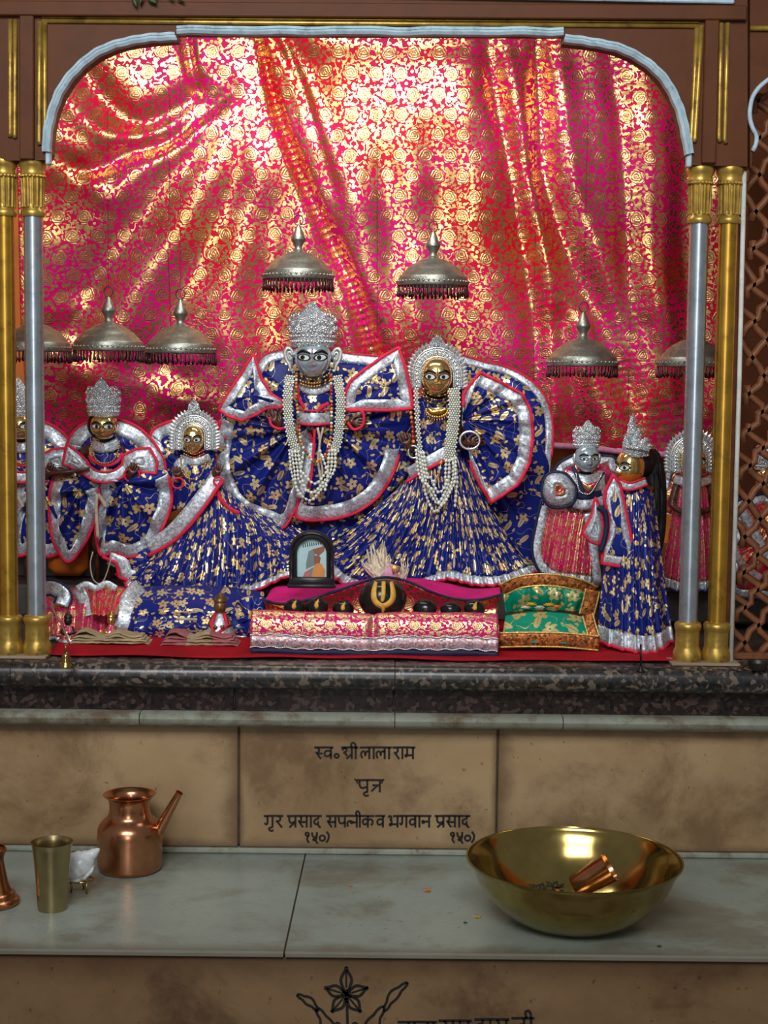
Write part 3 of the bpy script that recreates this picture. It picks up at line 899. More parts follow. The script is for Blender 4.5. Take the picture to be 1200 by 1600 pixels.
# ================================================================ UMBRELLAS HANGING OVER THE STATUES
YC = 3.34
def make_chhatra(px, py_rim, Y, label):
    """py_rim: height of the dome's lower rim in the photograph"""
    c = P(px, py_rim, Y)
    s = MPP(Y)
    root = thing('hanging_umbrella', label, 'umbrella', c, 'metal umbrellas hung above the statues')
    m = MB()
    outer = [(55, 0), (56, 3), (55.5, 6), (53, 7), (52.5, 13), (51, 15), (49, 16), (46, 21), (44.5, 21.5), (40, 27), (32, 33), (23, 37.5), (22, 39), (12, 42), (9, 44), (7, 46)]
    inner = [(8, 41), (22, 36), (38, 26), (48, 14), (52, 4), (53.5, 0), (55, 0)]
    m.lathe([(r * s, z * s) for r, z in inner[:-1]] + [(r * s, z * s) for r, z in outer], c, 40)
    m.build('dome', M['chhatra'], root, sharp=55)
    m = MB()
    m.lathe([(r * s, z * s) for r, z in [(7, 45), (5.5, 49), (6, 52), (11, 60), (11.5, 62), (9, 68), (5, 78), (2.4, 83), (0, 84)]], c, 10)
    m.build('finial', M['chhatra'], root, sharp=35)
    rim = MB()
    for k in range(44):
        g = 2 * PI * k / 44
        rim.ball(c + Vector((math.cos(g) * 55 * s, math.sin(g) * 55 * s, 6 * s)), 2.2 * s, 6, 4)
    rim.build('rim_beads', M['chhatra'], root, kind='stuff')
    m = MB()
    rnd = random.Random(int(px))
    for k in range(52):
        g = 2 * PI * k / 52
        d = Vector((math.cos(g), math.sin(g), 0)) * (54 * s)
        h = (15 + rnd.random() * 4) * s
        sw = Vector((rnd.uniform(-1, 1), rnd.uniform(-1, 1), 0)) * s
        t = c + d
        m.tube([t + Vector((0, 0, 1 * s)), t + sw * .4 + Vector((0, 0, -h * .5)), t + sw + Vector((0, 0, -h * .75)), t + sw + Vector((0, 0, -h))],
               [.8 * s, 1.0 * s, 2.4 * s, 1.2 * s], 5)
    m.build('tassel_fringe', M['maroon_fringe'], root, kind='stuff')
    zr = c + Vector((0, 0, 91 * s))
    MB().tube([zr + Vector((math.cos(a) * 7 * s, 0, math.sin(a) * 8 * s)) for a in np.linspace(0, 2 * PI, 17)[:-1]], .9 * s, 6, closed=True).build('ring', M['iron'], root)
    top = Vector((c.x, c.y, 2.50))
    MB().tube([zr + Vector((0, 0, 8 * s)), top], .0004, 4).build('wire', M['thread_black'], root)
    return root
make_chhatra(466, 437, YC, 'metal umbrella hanging over the tall silver-faced statue')
make_chhatra(676, 447, YC, 'metal umbrella hanging over the gold-faced statue with the white arched halo, centre')
make_chhatra(170, 548, 3.26, 'metal umbrella over the small crowned statue on the left')
make_chhatra(282, 552, 3.40, 'metal umbrella touching its left neighbour, over the small haloed statue')
make_chhatra(56, 549, 3.40, 'metal umbrella half hidden behind the left silver pillar')
make_chhatra(910, 572, YC, 'metal umbrella over the small silver-faced statue on the right')
make_chhatra(1082, 573, YC, 'metal umbrella half hidden behind the right silver pillar')

# ================================================================ VESSELS ON THE SHELF
def on_shelf(px, py, z=SHELF_Z):
    """the point of the shelf top seen at a pixel"""
    d = _f * FPX + _r * (px - 600.0) + _u * (800.0 - py)
    return EYE + d * ((z - EYE.z) / d.z)

def on_floor(px, py): return on_shelf(px, py, FLOOR_Z)

def shell_prof(pts, th):
    """outer profile (bottom to rim) turned into a wall with an inside"""
    inner = [(max(0, r - th), z + (th if i == 0 else 0)) for i, (r, z) in enumerate(pts)]
    return [(0, pts[0][1])] + pts + inner[::-1] + [(0, inner[0][1])]

def vessels():
    # wide brass bowl
    c = on_shelf(895, 1437); s = c.y / FPX * 1.0
    root = thing('brass_bowl', 'wide shallow brass bowl standing on the right half of the marble shelf', 'bowl', c)
    R = 172 * s
    pts = [(R * .40, 0), (R * .50, R * .015), (R * .62, R * .08), (R * .75, R * .19), (R * .87, R * .34), (R * .95, R * .50), (R * 1.0, R * .575), (R * 1.012, R * .59), (R * 1.005, R * .598)]
    MB().lathe(shell_prof(catmull(pts, 34).tolist(), R * .018), c, 96).build('body', M['brass'], root, sharp=60)
    # copper glass lying in it, and a little heap of wilted flowers
    gl = thing('copper_glass', 'small copper glass tipped over inside the wide brass bowl', 'glass', c + Vector((.03, .02, .02)))
    ax = Vector((.72, -.10, .50)).normalized()
    q = ax.to_track_quat('Z', 'Y').to_matrix()
    MB().lathe(shell_prof([(.020, 0), (.0215, .002), (.0225, .03), (.026, .068), (.027, .070)], .0013), c + Vector((.010, .055, .036)), 32, q).build('body', M['copper'], gl, sharp=50)
    fl = thing('wilted_flowers', 'dark wilted flower heads lying inside the wide brass bowl', 'flowers', c + Vector((-.03, .03, .01)))
    rnd = random.Random(4)
    for k in range(9):
        p = c + Vector((-.040 + rnd.uniform(-.02, .024), .055 + rnd.uniform(-.02, .03), .020 + rnd.uniform(0, .012)))
        a = rnd.random() * 6
        m = MB()
        for j in range(5):
            g = a + j * 1.256
            d = Vector((math.cos(g), math.sin(g), .4))
            e = Vector((-math.sin(g), math.cos(g), 0))
            m.add([p, p + d * .009 + e * .005, p + d * .017, p + d * .009 - e * .005], [(0, 1, 2, 3)])
        m.build('flower_head', M['petal_dark' if k % 3 else 'petal_orange'], fl, solid=.0008)
    # copper pot with a spout
    c = on_shelf(203, 1358); s = c.y / FPX
    pot = thing('copper_pot', 'round copper water pot with a straight spout, on the left of the shelf', 'pot', c)
    pts = [(44, 0), (49, 3), (51.5, 10), (52, 40), (51.5, 62), (49, 72), (43, 80), (36, 86), (33, 92), (32, 100), (32.5, 110), (36, 118), (41.5, 121), (42.5, 123)]
    pr = shell_prof([(r * s, z * s) for r, z in catmull(pts, 40).tolist()], 1.4 * s)
    MB().lathe(pr, c, 64).build('body', M['copper'], pot, sharp=60)
    a = c + Vector((46 * s, -8 * s, 64 * s)); b = c + Vector((82 * s, -18 * s, 131 * s))
    sp = MB()
    ax = (b - a)
    q = ax.to_track_quat('Z', 'Y').to_matrix()
    ln = ax.length
    sp.lathe([(9.5 * s, 0), (8.2 * s, ln * .25), (6.6 * s, ln * .7), (5.6 * s, ln * .97), (6.6 * s, ln), (5.2 * s, ln), (4.4 * s, ln * .9), (0, ln * .88)], a, 20, q)
    sp.build('spout', M['copper'], pot, sharp=60)
    # brass tumbler
    c = on_shelf(82, 1420); s = c.y / FPX
    t = thing('brass_tumbler', 'tall plain brass tumbler in front of the conch shell', 'tumbler', c)
    pts = [(22.5, 0), (23.5, 2), (24, 10), (27, 60), (31, 100), (33.2, 109), (33.6, 110.5)]
    MB().lathe(shell_prof([(r * s, z * s) for r, z in catmull(pts, 26).tolist()], 1.1 * s), c, 48).build('body', M['brass_tumbler'], t, sharp=60)
    # vase cut by the picture's left edge
    c = on_shelf(-12, 1412); s = c.y / FPX
    v = thing('copper_vase', 'copper vase with a flared foot, cut off by the left edge of the photo', 'vase', c)
    pts = [(40, 0), (43.5, 4), (42, 9), (36, 13), (36.5, 18), (31, 22), (26, 34), (21.5, 55), (19, 72), (22, 84), (24, 88), (22, 92)]
    MB().lathe(shell_prof([(r * s, z * s) for r, z in catmull(pts, 40).tolist()], 1.5 * s), c, 48).build('body', M['copper'], v, sharp=60)
    # conch shell on its small brass stand
    c = on_shelf(127, 1393); s = c.y / FPX
    st = thing('conch_stand', 'small three-legged brass stand holding the white conch shell', 'stand', c)
    m = MB()
    ring = [c + Vector((math.cos(g) * 20 * s, math.sin(g) * 16 * s, 20 * s)) for g in np.linspace(0, 2 * PI, 25)[:-1]]
    m.tube(ring, 1.8 * s, 8, closed=True)
    m.build('ring', M['brass'], st)
    for g in (-.9, 1.5, 3.6):
        d = Vector((math.cos(g) * 20 * s, math.sin(g) * 16 * s, 0))
        MB().tube([c + d * .95 + Vector((0, 0, 20 * s)), c + d * .8 + Vector((0, 0, 9 * s)), c + d * .85], [2.6 * s, 2.0 * s, 1.4 * s], 8).build('leg', M['brass'], st)
    sh = thing('conch_shell', 'white conch shell with a pointed spire lying on the brass stand', 'shell', c + Vector((0, 0, 20 * s)))
    m = MB()
    rows = []
    ctr = c + Vector((-2 * s, 0, 44 * s))
    ax = Vector((.62, .12, .50)).normalized()
    e1 = ax.cross(Vector((0, 1, 0))).normalized(); e2 = ax.cross(e1)
    for i in range(40):
        t = i / 39
        h = -32 + 72 * t
        w = float(np.interp(t, [0, .06, .16, .32, .48, .60, .70, .80, .90, .97, 1], [1, 9, 17, 23, 23.5, 20, 13, 9, 6, 3.4, .6]))
        w *= 1 + .06 * math.sin(t * 46) * sstep(.55, .70, t)
        rows.append([ctr + ax * (h * s) + (e1 * math.cos(g) + e2 * math.sin(g)) * (w * s * (1 + .04 * math.sin(g + t * 9))) for g in np.linspace(0, 2 * PI, 29)])
    m.grid(rows)
    m.build('body', M['shell'], sh)
    m = MB()
    lip = [ctr + ax * (h * s) + (e1 * math.cos(g) + e2 * math.sin(g)) * (w * s) for h, g, w in ((-30, 2.6, 8), (-18, 2.5, 20), (-4, 2.45, 25), (10, 2.5, 23), (18, 2.7, 16))]
    m.tube(lip, [1.5 * s, 3 * s, 3.6 * s, 3 * s, 1.4 * s], 8)
    m.build('lip', M['shell'], sh)
    # petals and crumbs
    def petal(name, px, py, mat, label, r=.006):
        c = on_shelf(px, py)
        m = MB()
        rnd = random.Random(px)
        for j in range(4):
            g = j * 1.7 + px
            d = Vector((math.cos(g), math.sin(g), .25)); e = Vector((-math.sin(g), math.cos(g), 0))
            q = c + Vector((0, 0, .0012))
            m.add([q, q + d * r * .6 + e * r * .35, q + d * r, q + d * r * .6 - e * r * .35], [(0, 1, 2, 3)])
        o = m.build(name, M[mat], solid=.0008)
        tag(o, label, 'petal')
    petal('flower_petal', 668, 1393, 'petal_orange', 'orange flower petal lying in the middle of the shelf', .008)
    petal('flower_petal', 746, 1434, 'petal_yellow', 'tiny yellow petal scrap beside the brass bowl, further from the edge', .006)
    petal('dried_crumb', 727, 1443, 'petal_dark', 'tiny dark dried crumb just left of the yellow petal scrap', .0035)
    petal('dried_crumb', 1030, 1480, 'petal_dark', 'dark crumb near the shelf edge, right of the brass bowl', .004)
    petal('flower_petal', 548, 1385, 'petal_orange', 'very small orange speck of petal left of the larger one', .0035)
vessels()

# ================================================================ INSCRIPTIONS (inlaid in the marble)
def circ(cx, cy, r, a0=0, a1=2 * PI, n=12): return [(cx + r * math.cos(a), cy + r * math.sin(a)) for a in np.linspace(a0, a1, n)]
RA = [[(.30, 0), (.42, .14), (.42, .32), (.28, .45), (.10, .45), (.20, .50)], [(.20, .47), (.36, .72), (.56, 1.0)]]
def stem(x): return [(x, 0), (x, 1.0)]
GLY = {  # advance, strokes (y runs down from the head line)
    'sa': (.95, [[(.22, 0), (.32, .14), (.32, .32), (.20, .45), (.05, .45)], [(.15, .46), (.30, .72), (.48, .98)], [(.20, .52), (.80, .52)], stem(.80)]),
    's': (.62, [[(.22, 0), (.32, .14), (.32, .32), (.20, .45), (.05, .45)], [(.15, .46), (.30, .72), (.48, .98)], [(.20, .52), (.62, .52)]]),
    'va': (.80, [stem(.65), [(.65, .36), (.45, .26), (.22, .34), (.14, .55), (.26, .74), (.46, .74), (.65, .55)]]),
    'dot': (.5, [circ(.25, .72, .17)]),
    'shri': (1.15, [[(.04, .24), (.13, .08), (.29, .07), (.36, .22), (.26, .37), (.12, .41)], [(.12, .41), (.27, .54), (.40, .74)], [(.72, .56), (.56, .74), (.34, .98)], stem(.72), stem(1.0), [(1.0, 0), (.98, -.25), (.86, -.42), (.70, -.36), (.68, -.18), (.74, 0)]]),
    'la': (1.0, [stem(.82), [(.20, .92), (.08, .70), (.10, .44), (.26, .32), (.42, .44), (.46, .74)], [(.46, .60), (.52, .40), (.66, .32), (.82, .40)]]),
    'aa': (.40, [stem(.22)]),
    'ra': (.62, RA),
    'ma': (.92, [stem(.76), [(.24, 0), (.24, .66)], [(.24, .66), (.12, .62), (.08, .74), (.18, .80), (.26, .68), (.76, .68)]]),
    'pa': (.88, [stem(.70), [(.18, 0), (.16, .30), (.24, .58), (.44, .64), (.70, .52)]]),
    'u': (0, [[(-.18, .96), (-.36, 1.02), (-.42, 1.14), (-.30, 1.28), (-.08, 1.24)]]),
    'tra': (.84, [stem(.68), [(.68, .42), (.16, .42)], [(.52, .44), (.32, .66), (.10, .92)]]),
    'ga': (.78, [stem(.62), [(.24, 0), (.24, .55), (.20, .70), (.08, .70), (.04, .58)]]),
    'pra': (.88, [stem(.70), [(.18, 0), (.16, .30), (.24, .54), (.44, .58), (.70, .46)], [(.70, .62), (.44, .74), (.18, 1.0)]]),
    'da': (.72, [[(.46, 0), (.46, .22), (.24, .28), (.10, .46), (.18, .68), (.38, .70), (.48, .54), (.36, .50)], [(.42, .66), (.50, .86), (.66, 1.02)]]),
    'tnii': (1.35, [[(.10, .92), (.04, .66), (.14, .46), (.40, .42)], circ(.42, .54, .08), [(.48, .55), (.88, .55)], stem(.88), stem(1.16), [(1.16, 0), (1.12, -.26), (.98, -.42), (.84, -.34), (.84, -.16), (.88, 0)]]),
    'ka': (1.05, [stem(.52), [(.52, .36), (.34, .26), (.12, .34), (.06, .54), (.18, .72), (.36, .70), (.52, .52)], [(.52, .40), (.72, .28), (.92, .38), (.94, .62), (.82, .80)]]),
    'bha': (1.0, [stem(.82), [(.0, .14), (.09, .0), (.23, .03), (.26, .20), (.13, .31)], [(.13, .31), (.27, .40), (.27, .72)], [(.26, .72), (.14, .66), (.10, .78), (.20, .84), (.28, .72), (.82, .72)]]),
    'na': (.85, [stem(.70), [(.70, .48), (.26, .48), (.14, .40), (.08, .52), (.18, .62), (.28, .50)]]),
    'ba': (.80, [stem(.65), [(.65, .36), (.45, .26), (.22, .34), (.14, .55), (.26, .74), (.46, .74), (.65, .55)], [(.24, .36), (.56, .70)]]),
    'ja': (1.05, [stem(.80), [(.80, .40), (.50, .40), (.46, .62), (.30, .74), (.12, .62)]]),
    'ii': (.40, [stem(.22), [(.22, 0), (.18, -.30), (.02, -.46), (-.16, -.34), (-.10, -.08), (-.06, 0)]]),
    '1': (.6, [[(.38, .30), (.24, .40), (.12, .26), (.22, .10), (.40, .14), (.42, .34), (.30, .56), (.28, .72), (.44, 1.0)]]),
    '5': (.72, [[(.10, .08), (.16, .40), (.34, .52), (.52, .40), (.54, .06)], [(.54, .30), (.48, .62), (.26, .80), (.20, .64), (.40, .76), (.60, 1.06)]]),
    '0': (.6, [circ(.3, .58, .24)]),
    ')': (.4, [[(.08, .02), (.26, .30), (.24, .66), (.04, .98)]]),
}
def ribbon(m, pts, w, Y, dep=.0006):
    """a flat inlaid stroke of width w in the plane y = Y (px points)"""
    ps = [P(x, y, Y) for x, y in pts]
    n = len(ps)
    L, Rr = [], []
    for i in range(n):
        t = (ps[min(i + 1, n - 1)] - ps[max(i - 1, 0)])
        t = t.normalized() if t.length else Vector((1, 0, 0))
        nn = Vector((-t.z, 0, t.x))
        L.append(ps[i] + nn * w / 2); Rr.append(ps[i] - nn * w / 2)
    f = Vector((0, -dep, 0)); b = Vector((0, .0006, 0))
    rows = [[p + b for p in L], [p + f for p in L], [p + f for p in Rr], [p + b for p in Rr]]
    m.grid(rows)
    m.add([r[0] for r in rows], [(0, 1, 2, 3)]); m.add([r[-1] for r in rows], [(3, 2, 1, 0)])

def word(m, x0, x1, ytop, h, gl, Y, wpx=3.3, head=True, hx=0.0):
    adv = sum(GLY[g][0] for g in gl)
    sx = (x1 - x0) / adv
    x = x0
    for g in gl:
        a, st = GLY[g]
        for s in st:
            pts = [(x + p[0] * sx, ytop + p[1] * h) for p in s]
            pts = [tuple(p) for p in (catmull(pts, 14) if len(pts) > 2 else resample(pts, 3))]
            ribbon(m, pts, wpx * MPP(Y), Y)
        x += a * sx
    if head:
        ribbon(m, [(x0 - 1 + hx, ytop), ((x0 + x1) / 2, ytop - .3), (x1 + 1, ytop)], wpx * 1.05 * MPP(Y), Y)

def inscriptions():
    Y, mid = YW, panels[1]
    m = MB()
    word(m, 492, 520, 1168, 18, ['s', 'va'], Y); word(m, 521, 531, 1168, 18, ['dot'], Y, head=False)
    word(m, 534, 559, 1168, 18, ['shri'], Y); word(m, 563, 611, 1168, 18, ['la', 'aa', 'la', 'aa'], Y)
    word(m, 614, 648, 1168, 18, ['ra', 'aa', 'ma'], Y)
    m.build('inscription', M['ink'], mid, smooth=False)
    m = MB()
    word(m, 558, 597, 1219, 19, ['pa', 'u', 'tra'], Y)
    ribbon(m, [(554, 1217), (557, 1220), (559, 1224)], 2.4 * MPP(Y), Y); ribbon(m, [(600, 1217), (598, 1220), (596, 1224)], 2.4 * MPP(Y), Y)
    m.build('inscription', M['ink'], mid, smooth=False)
    m = MB()
    word(m, 413, 442, 1275, 18, ['ga', 'u', 'ra'], Y); word(m, 449, 502, 1275, 18, ['pra', 'sa', 'aa', 'da'], Y)
    word(m, 510, 584, 1275, 18, ['sa', 'pa', 'tnii', 'ka'], Y); word(m, 587, 601, 1275, 18, ['va'], Y)
    word(m, 607, 673, 1275, 18, ['bha', 'ga', 'va', 'aa', 'na'], Y, hx=8); word(m, 680, 734, 1275, 18, ['pra', 'sa', 'aa', 'da'], Y)
    m.build('inscription', M['ink'], mid, smooth=False)
    m = MB()
    for x in (475, 702):
        word(m, x, x + 41, 1299, 18, ['1', '5', '0', ')'], Y, head=False)
    m.build('inscription', M['ink'], mid, smooth=False)
    # lower front: flower ornament and the line of writing that runs out of the picture
    Y = YB
    m = MB()
    word(m, 622, 682, 1597, 26, ['ba', 'aa', 'ba', 'aa'], Y, 4.2); word(m, 686, 736, 1595, 26, ['ra', 'aa', 'ma'], Y, 4.2)
    word(m, 742, 795, 1593, 26, ['da', 'aa', 'sa'], Y, 4.2); word(m, 800, 834, 1591, 26, ['ja', 'ii'], Y, 4.2)
    m.build('inscription', M['ink'], basep, smooth=False)
    m = MB()
    def leaf(cx, cy, ang, ln, w, split=True):
        ca, sa = math.cos(ang), math.sin(ang)
        prof = [(0, 0), (.2, .5), (.5, 1), (.72, .62), (.82, .28), (1, 0)]
        up = [(cx + ca * t * ln - sa * k * w, cy + sa * t * ln + ca * k * w) for t, k in prof]
        dn = [(cx + ca * t * ln + sa * k * w, cy + sa * t * ln - ca * k * w) for t, k in prof]
        for q in (up, dn):
            ribbon(m, [tuple(p) for p in catmull(q, 14)], 4.8 * MPP(Y), Y)
        ribbon(m, [(cx + ca * ln * .25, cy + sa * ln * .25), (cx + ca * ln * .6, cy + sa * ln * .6), (cx + ca * ln * .9, cy + sa * ln * .9)], 3.2 * MPP(Y), Y)
    for k, a in enumerate((-90, -18, 50, 130, 198)):
        leaf(541, 1554, math.radians(a), 44 if k == 0 else 36, 8.5)
    ribbon(m, [(541 + 7 * math.cos(a), 1554 + 7 * math.sin(a)) for a in np.linspace(0, 2 * PI, 14)], 3.4 * MPP(Y), Y)
    ribbon(m, [(542, 1564), (543, 1600), (543, 1660)], 4.5 * MPP(Y), Y)
    def spray(pts, w):
        c = catmull(pts, 20)
        for sg in (-1, 1):
            q = []
            for i, p in enumerate(c):
                t = i / 19
                a, b = c[max(0, i - 1)], c[min(19, i + 1)]
                dx, dy = b - a
                l = math.hypot(dx, dy)
                k = sg * w * math.sin(PI * t) ** .7 * (.6 + .4 * abs(math.cos(PI * 2 * t)))
                q.append((p[0] - dy / l * k, p[1] + dx / l * k))
            ribbon(m, q, 4.2 * MPP(Y), Y)
    spray([(637, 1535), (615, 1555), (603, 1575), (600, 1580)], 7)
    spray([(600, 1572), (588, 1590), (578, 1612), (572, 1640)], 11)
    spray([(464, 1554), (485, 1566), (497, 1580)], 6)
    spray([(494, 1574), (506, 1592), (516, 1615), (520, 1640)], 10)
    for sx in (-1, 1):
        ribbon(m, [tuple(p) for p in catmull([(541 + sx * 3, 1612), (541 + sx * 12, 1598), (541 + sx * 18, 1602), (541 + sx * 14, 1612)], 12)], 3.4 * MPP(Y), Y)
    m.build('flower_ornament', M['ink'], basep, smooth=False)
inscriptions()
# ================================================================ CLOTH AND STATUE KIT
def at(p, Y):
    return P(p[0], p[1], Y + (p[2] if len(p) > 2 else 0.0))

_seed = [0]
def panel(root, outline, focus, Y, border=20, bulge=.02, nf=0, fa=.005, fabric='navy', lace='silver_lace', pipe='piping', pr=2.3,
          n=110, rows=12, smooth=True, name='robe_panel', back=.0, uvs=1.0, closed_pipe=True, wav=.0, wr=.006):
    """bordered cloth panel. outline: closed (px, py, edged?) list; pulled towards focus (px, py)"""
    _seed[0] += 1
    ph = _seed[0] * 1.37
    A = np.array([(p[0], p[1], (p[2] if len(p) > 2 else 1.0)) for p in outline], float)
    C = catmull(A, n, True) if smooth else resample(np.vstack([A, A[:1]]), n + 1)[:-1]
    xy = C[:, :2]
    fl = np.clip((C[:, 2] - .3) / .4, 0, 1)
    f = np.array(focus, float)
    t = np.roll(xy, -1, 0) - np.roll(xy, 1, 0)
    t /= np.linalg.norm(t, axis=1)[:, None] + 1e-9
    nrm = np.stack([-t[:, 1], t[:, 0]], 1)
    rad = f - xy
    L = np.linalg.norm(rad, axis=1)
    rd = rad / (L[:, None] + 1e-9)
    cs = np.maximum(abs((nrm * rd).sum(1)), .5)
    bw = np.minimum(border / cs, L * .72) * fl
    off = Vector((random.random() * 3, random.random() * 3))
    def pt(i, q):
        """q = 1 at the outer edge, 0 at the focus"""
        p = xy[i] + rad[i] * (1 - q)
        s = i / n
        w = math.sin(2 * PI * nf * s + ph) + .45 * math.sin(2 * PI * nf * 2.3 * s + ph * 2)
        d = bulge * (1 - q * q) + fa * w * (math.sin(PI * min(1, q * .95 + .02)) * .9 + .25 * q) + wav * math.sin(s * 2 * PI * 5 + ph) * q
        v = P(p[0], p[1], Y)
        d += wr * mnoise.noise(Vector((v.x * 16 + ph, v.z * 13, ph))) * (1 - q ** 4)
        return Vector((v.x, v.y - d + back * (1 - q), v.z))
    ring_in = [1 - bw[i] / (L[i] + 1e-9) for i in range(n)]
    def strip(qs_fn, nr):
        rr, uu = [], []
        for k in range(nr):
            r = [pt(i % n, qs_fn(i % n, k / (nr - 1))) for i in range(n + 1)]
            rr.append(r)
            uu.append([((p.x + off[0]) * uvs, (p.z + off[1]) * uvs) for p in r])
        return rr, uu
    rr, uu = strip(lambda i, t: ring_in[i] * (1 - t) + .02 * t, rows)
    MB().grid(rr, uu, flip=True).build(name, M[fabric], root, solid=.0012)
    if lace and fl.max() > 0:
        rr, uu = strip(lambda i, t: 1 * (1 - t) + ring_in[i] * t, 4)
        for r in rr[:-1]:
            for p in r: p.y -= .0012
        MB().grid(rr, uu, flip=True).build('lace_border', M[lace], root, solid=.0014)
    if pipe:
        run, runs = [], []
        for i in range(n):
            if fl[i] > .5: run.append(i)
            elif run: runs.append(run); run = []
        if run: runs.append(run)
        full = len(runs) == 1 and len(runs[0]) == n
        if len(runs) > 1 and runs[0][0] == 0 and runs[-1][-1] == n - 1:
            runs[0] = runs.pop() + runs[0]
        m = MB()
        for r in runs:
            if len(r) > 2:
                m.tube([pt(i, 1.0) + Vector((0, -.002, 0)) for i in r], pr * MPP(Y), 6, closed=full)
        m.build('piping', M[pipe], root)

def loft(root, lines, n=90, rows=26, nf=14, fa=.008, fpow=.7, swag=0, sa=.0, fabric='navy', hem=0, lace='silver_lace', pipe='piping', pr=2.3, name='skirt', uvs=1.0, rnd=.0, smooth=True, round_=0.0):
    """cloth through several px lines (px, py, Y), top to bottom; pleats across (nf, fa), hanging swags (swag, sa), hem = lace width in px"""
    _seed[0] += 1
    ph = _seed[0] * 2.1
    K = np.array([(catmull(l, n) if smooth and len(l) > 2 else resample(l, n)) for l in lines])
    vs = np.linspace(0, 1, rows)
    cols = np.array([catmull(K[:, j], rows) if len(lines) > 2 else resample(K[:, j], rows) for j in range(n)])  # n, rows, 3
    pts = []
    hl = 0
    for k in range(rows):
        v = vs[k]
        r = []
        for j in range(n):
            u = j / (n - 1)
            w = math.sin(2 * PI * nf * u + ph + rnd * math.sin(u * 9 + ph)) + .5 * math.sin(2 * PI * nf * 1.7 * u + ph * 3 + v * 2)
            d = fa * w * (v ** fpow) + sa * math.sin(2 * PI * swag * v + math.sin(u * PI) * 2.0 + ph) * math.sin(PI * u) * (.3 + .7 * v) + round_ * math.sin(PI * u) ** .6
            x, y, Y = cols[j, k]
            p = P(x, y, Y)
            r.append(Vector((p.x, p.y - d, p.z)))
        pts.append(r)
    W_ = sum((pts[-1][j + 1] - pts[-1][j]).length for j in range(n - 1))
    H_ = sum((pts[k + 1][n // 2] - pts[k][n // 2]).length for k in range(rows - 1))
    ou, ov = random.random() * 3, random.random() * 3
    uv = [[(ou + j / (n - 1) * W_ * uvs, ov - vs[k] * H_ * uvs) for j in range(n)] for k in range(rows)]
    kh = rows
    if hem:
        kh = max(2, rows - max(1, round(hem * MPP(3.3) / (H_ / (rows - 1)))))
        q = [[p + Vector((0, -.0015, 0)) for p in r] for r in pts[kh - 1:]]
        MB().grid(q, uv[kh - 1:], flip=True).build('lace_border', M[lace], root, solid=.0014)
    MB().grid(pts[:kh], uv[:kh], flip=True).build(name, M[fabric], root, solid=.0012)
    if pipe and hem:
        MB().tube([p + Vector((0, -.002, 0)) for p in pts[-1]], pr * MPP(3.3), 6).build('piping', M[pipe], root)
    return pts

def band(root, line, Y, w, mat='silver_lace', name='lace_border', n=40, edges=None, pr=1.8, bulge=0.0, smooth=True):
    """ribbon along a px line; edges = piping material on both sides"""
    c = catmull(line, n) if smooth and len(line) > 2 else resample(line, n)
    rows = [[] for _ in range(5)]
    for i in range(n):
        a, b = c[max(0, i - 1)], c[min(n - 1, i + 1)]
        d = b[:2] - a[:2]; d /= np.linalg.norm(d) + 1e-9
        nn = np.array((-d[1], d[0]))
        for k in range(5):
            q = c[i][:2] + nn * w * (k / 4 - .5)
            dy = c[i][2] if len(c[i]) > 2 else 0
            rows[k].append(P(q[0], q[1], Y + dy - bulge * math.sin(PI * i / (n - 1)) - .001 * math.sin(PI * k / 4)))
    MB().grid(rows).build(name, M[mat], root, solid=.0012)
    if edges:
        for r in (rows[0], rows[-1]):
            MB().tube([p + Vector((0, -.001, 0)) for p in r], pr * MPP(Y), 6).build('piping', M[edges], root)

def strand(root, line, Y, r, mats, name='bead_strand', gap=1.9, closed=False, dy=-.004, vary=0):
    c = np.array([tuple(p) + (0.0,) * (3 - len(p)) for p in line], float)
    ln = np.linalg.norm(np.diff(catmull(c, 60, closed), axis=0), axis=1).sum()
    k = max(3, int(ln / (r * gap)))
    c = catmull(c, k, closed)
    m = MB()
    rnd = random.Random(k)
    for i in range(k):
        mi = rnd.randrange(len(mats)) if len(mats) > 1 else 0
        rr = r * MPP(Y) * (1 + vary * rnd.uniform(-1, 1))
        m.ball(P(c[i][0], c[i][1], Y + dy + (c[i][2] if len(c[i]) > 2 else 0)), rr, 7, 5, m=mi)
    m.tube([P(q[0], q[1], Y + dy + (q[2] if len(q) > 2 else 0)) for q in c], r * .35 * MPP(Y), 4, m=0)
    return m.build(name, [M[x] for x in mats], root, kind='stuff')

def woven(root, line, Y, w, r=1.9):
    """flat garland woven of white beads"""
    c = np.array([tuple(p) + (0.0,) * (3 - len(p)) for p in line], float)
    ln = np.linalg.norm(np.diff(catmull(c, 60), axis=0), axis=1).sum()
    k = int(ln / (r * 1.75))
    c = catmull(c, k)
    nc = int(w / (r * 2))
    m = MB()
    for i in range(k):
        a, b = c[max(0, i - 1)], c[min(k - 1, i + 1)]
        d = b[:2] - a[:2]; d /= np.linalg.norm(d) + 1e-9
        nn = np.array((-d[1], d[0]))
        for j in range(nc):
            q = c[i][:2] + nn * ((j - (nc - 1) / 2 + (.5 if i % 2 else 0)) * r * 2)
            m.ball(P(q[0], q[1], Y - .003 * math.cos((j / nc - .5) * PI)), r * MPP(Y), 6, 4)
    m.build('woven_garland', M['pearl'], root, kind='stuff')

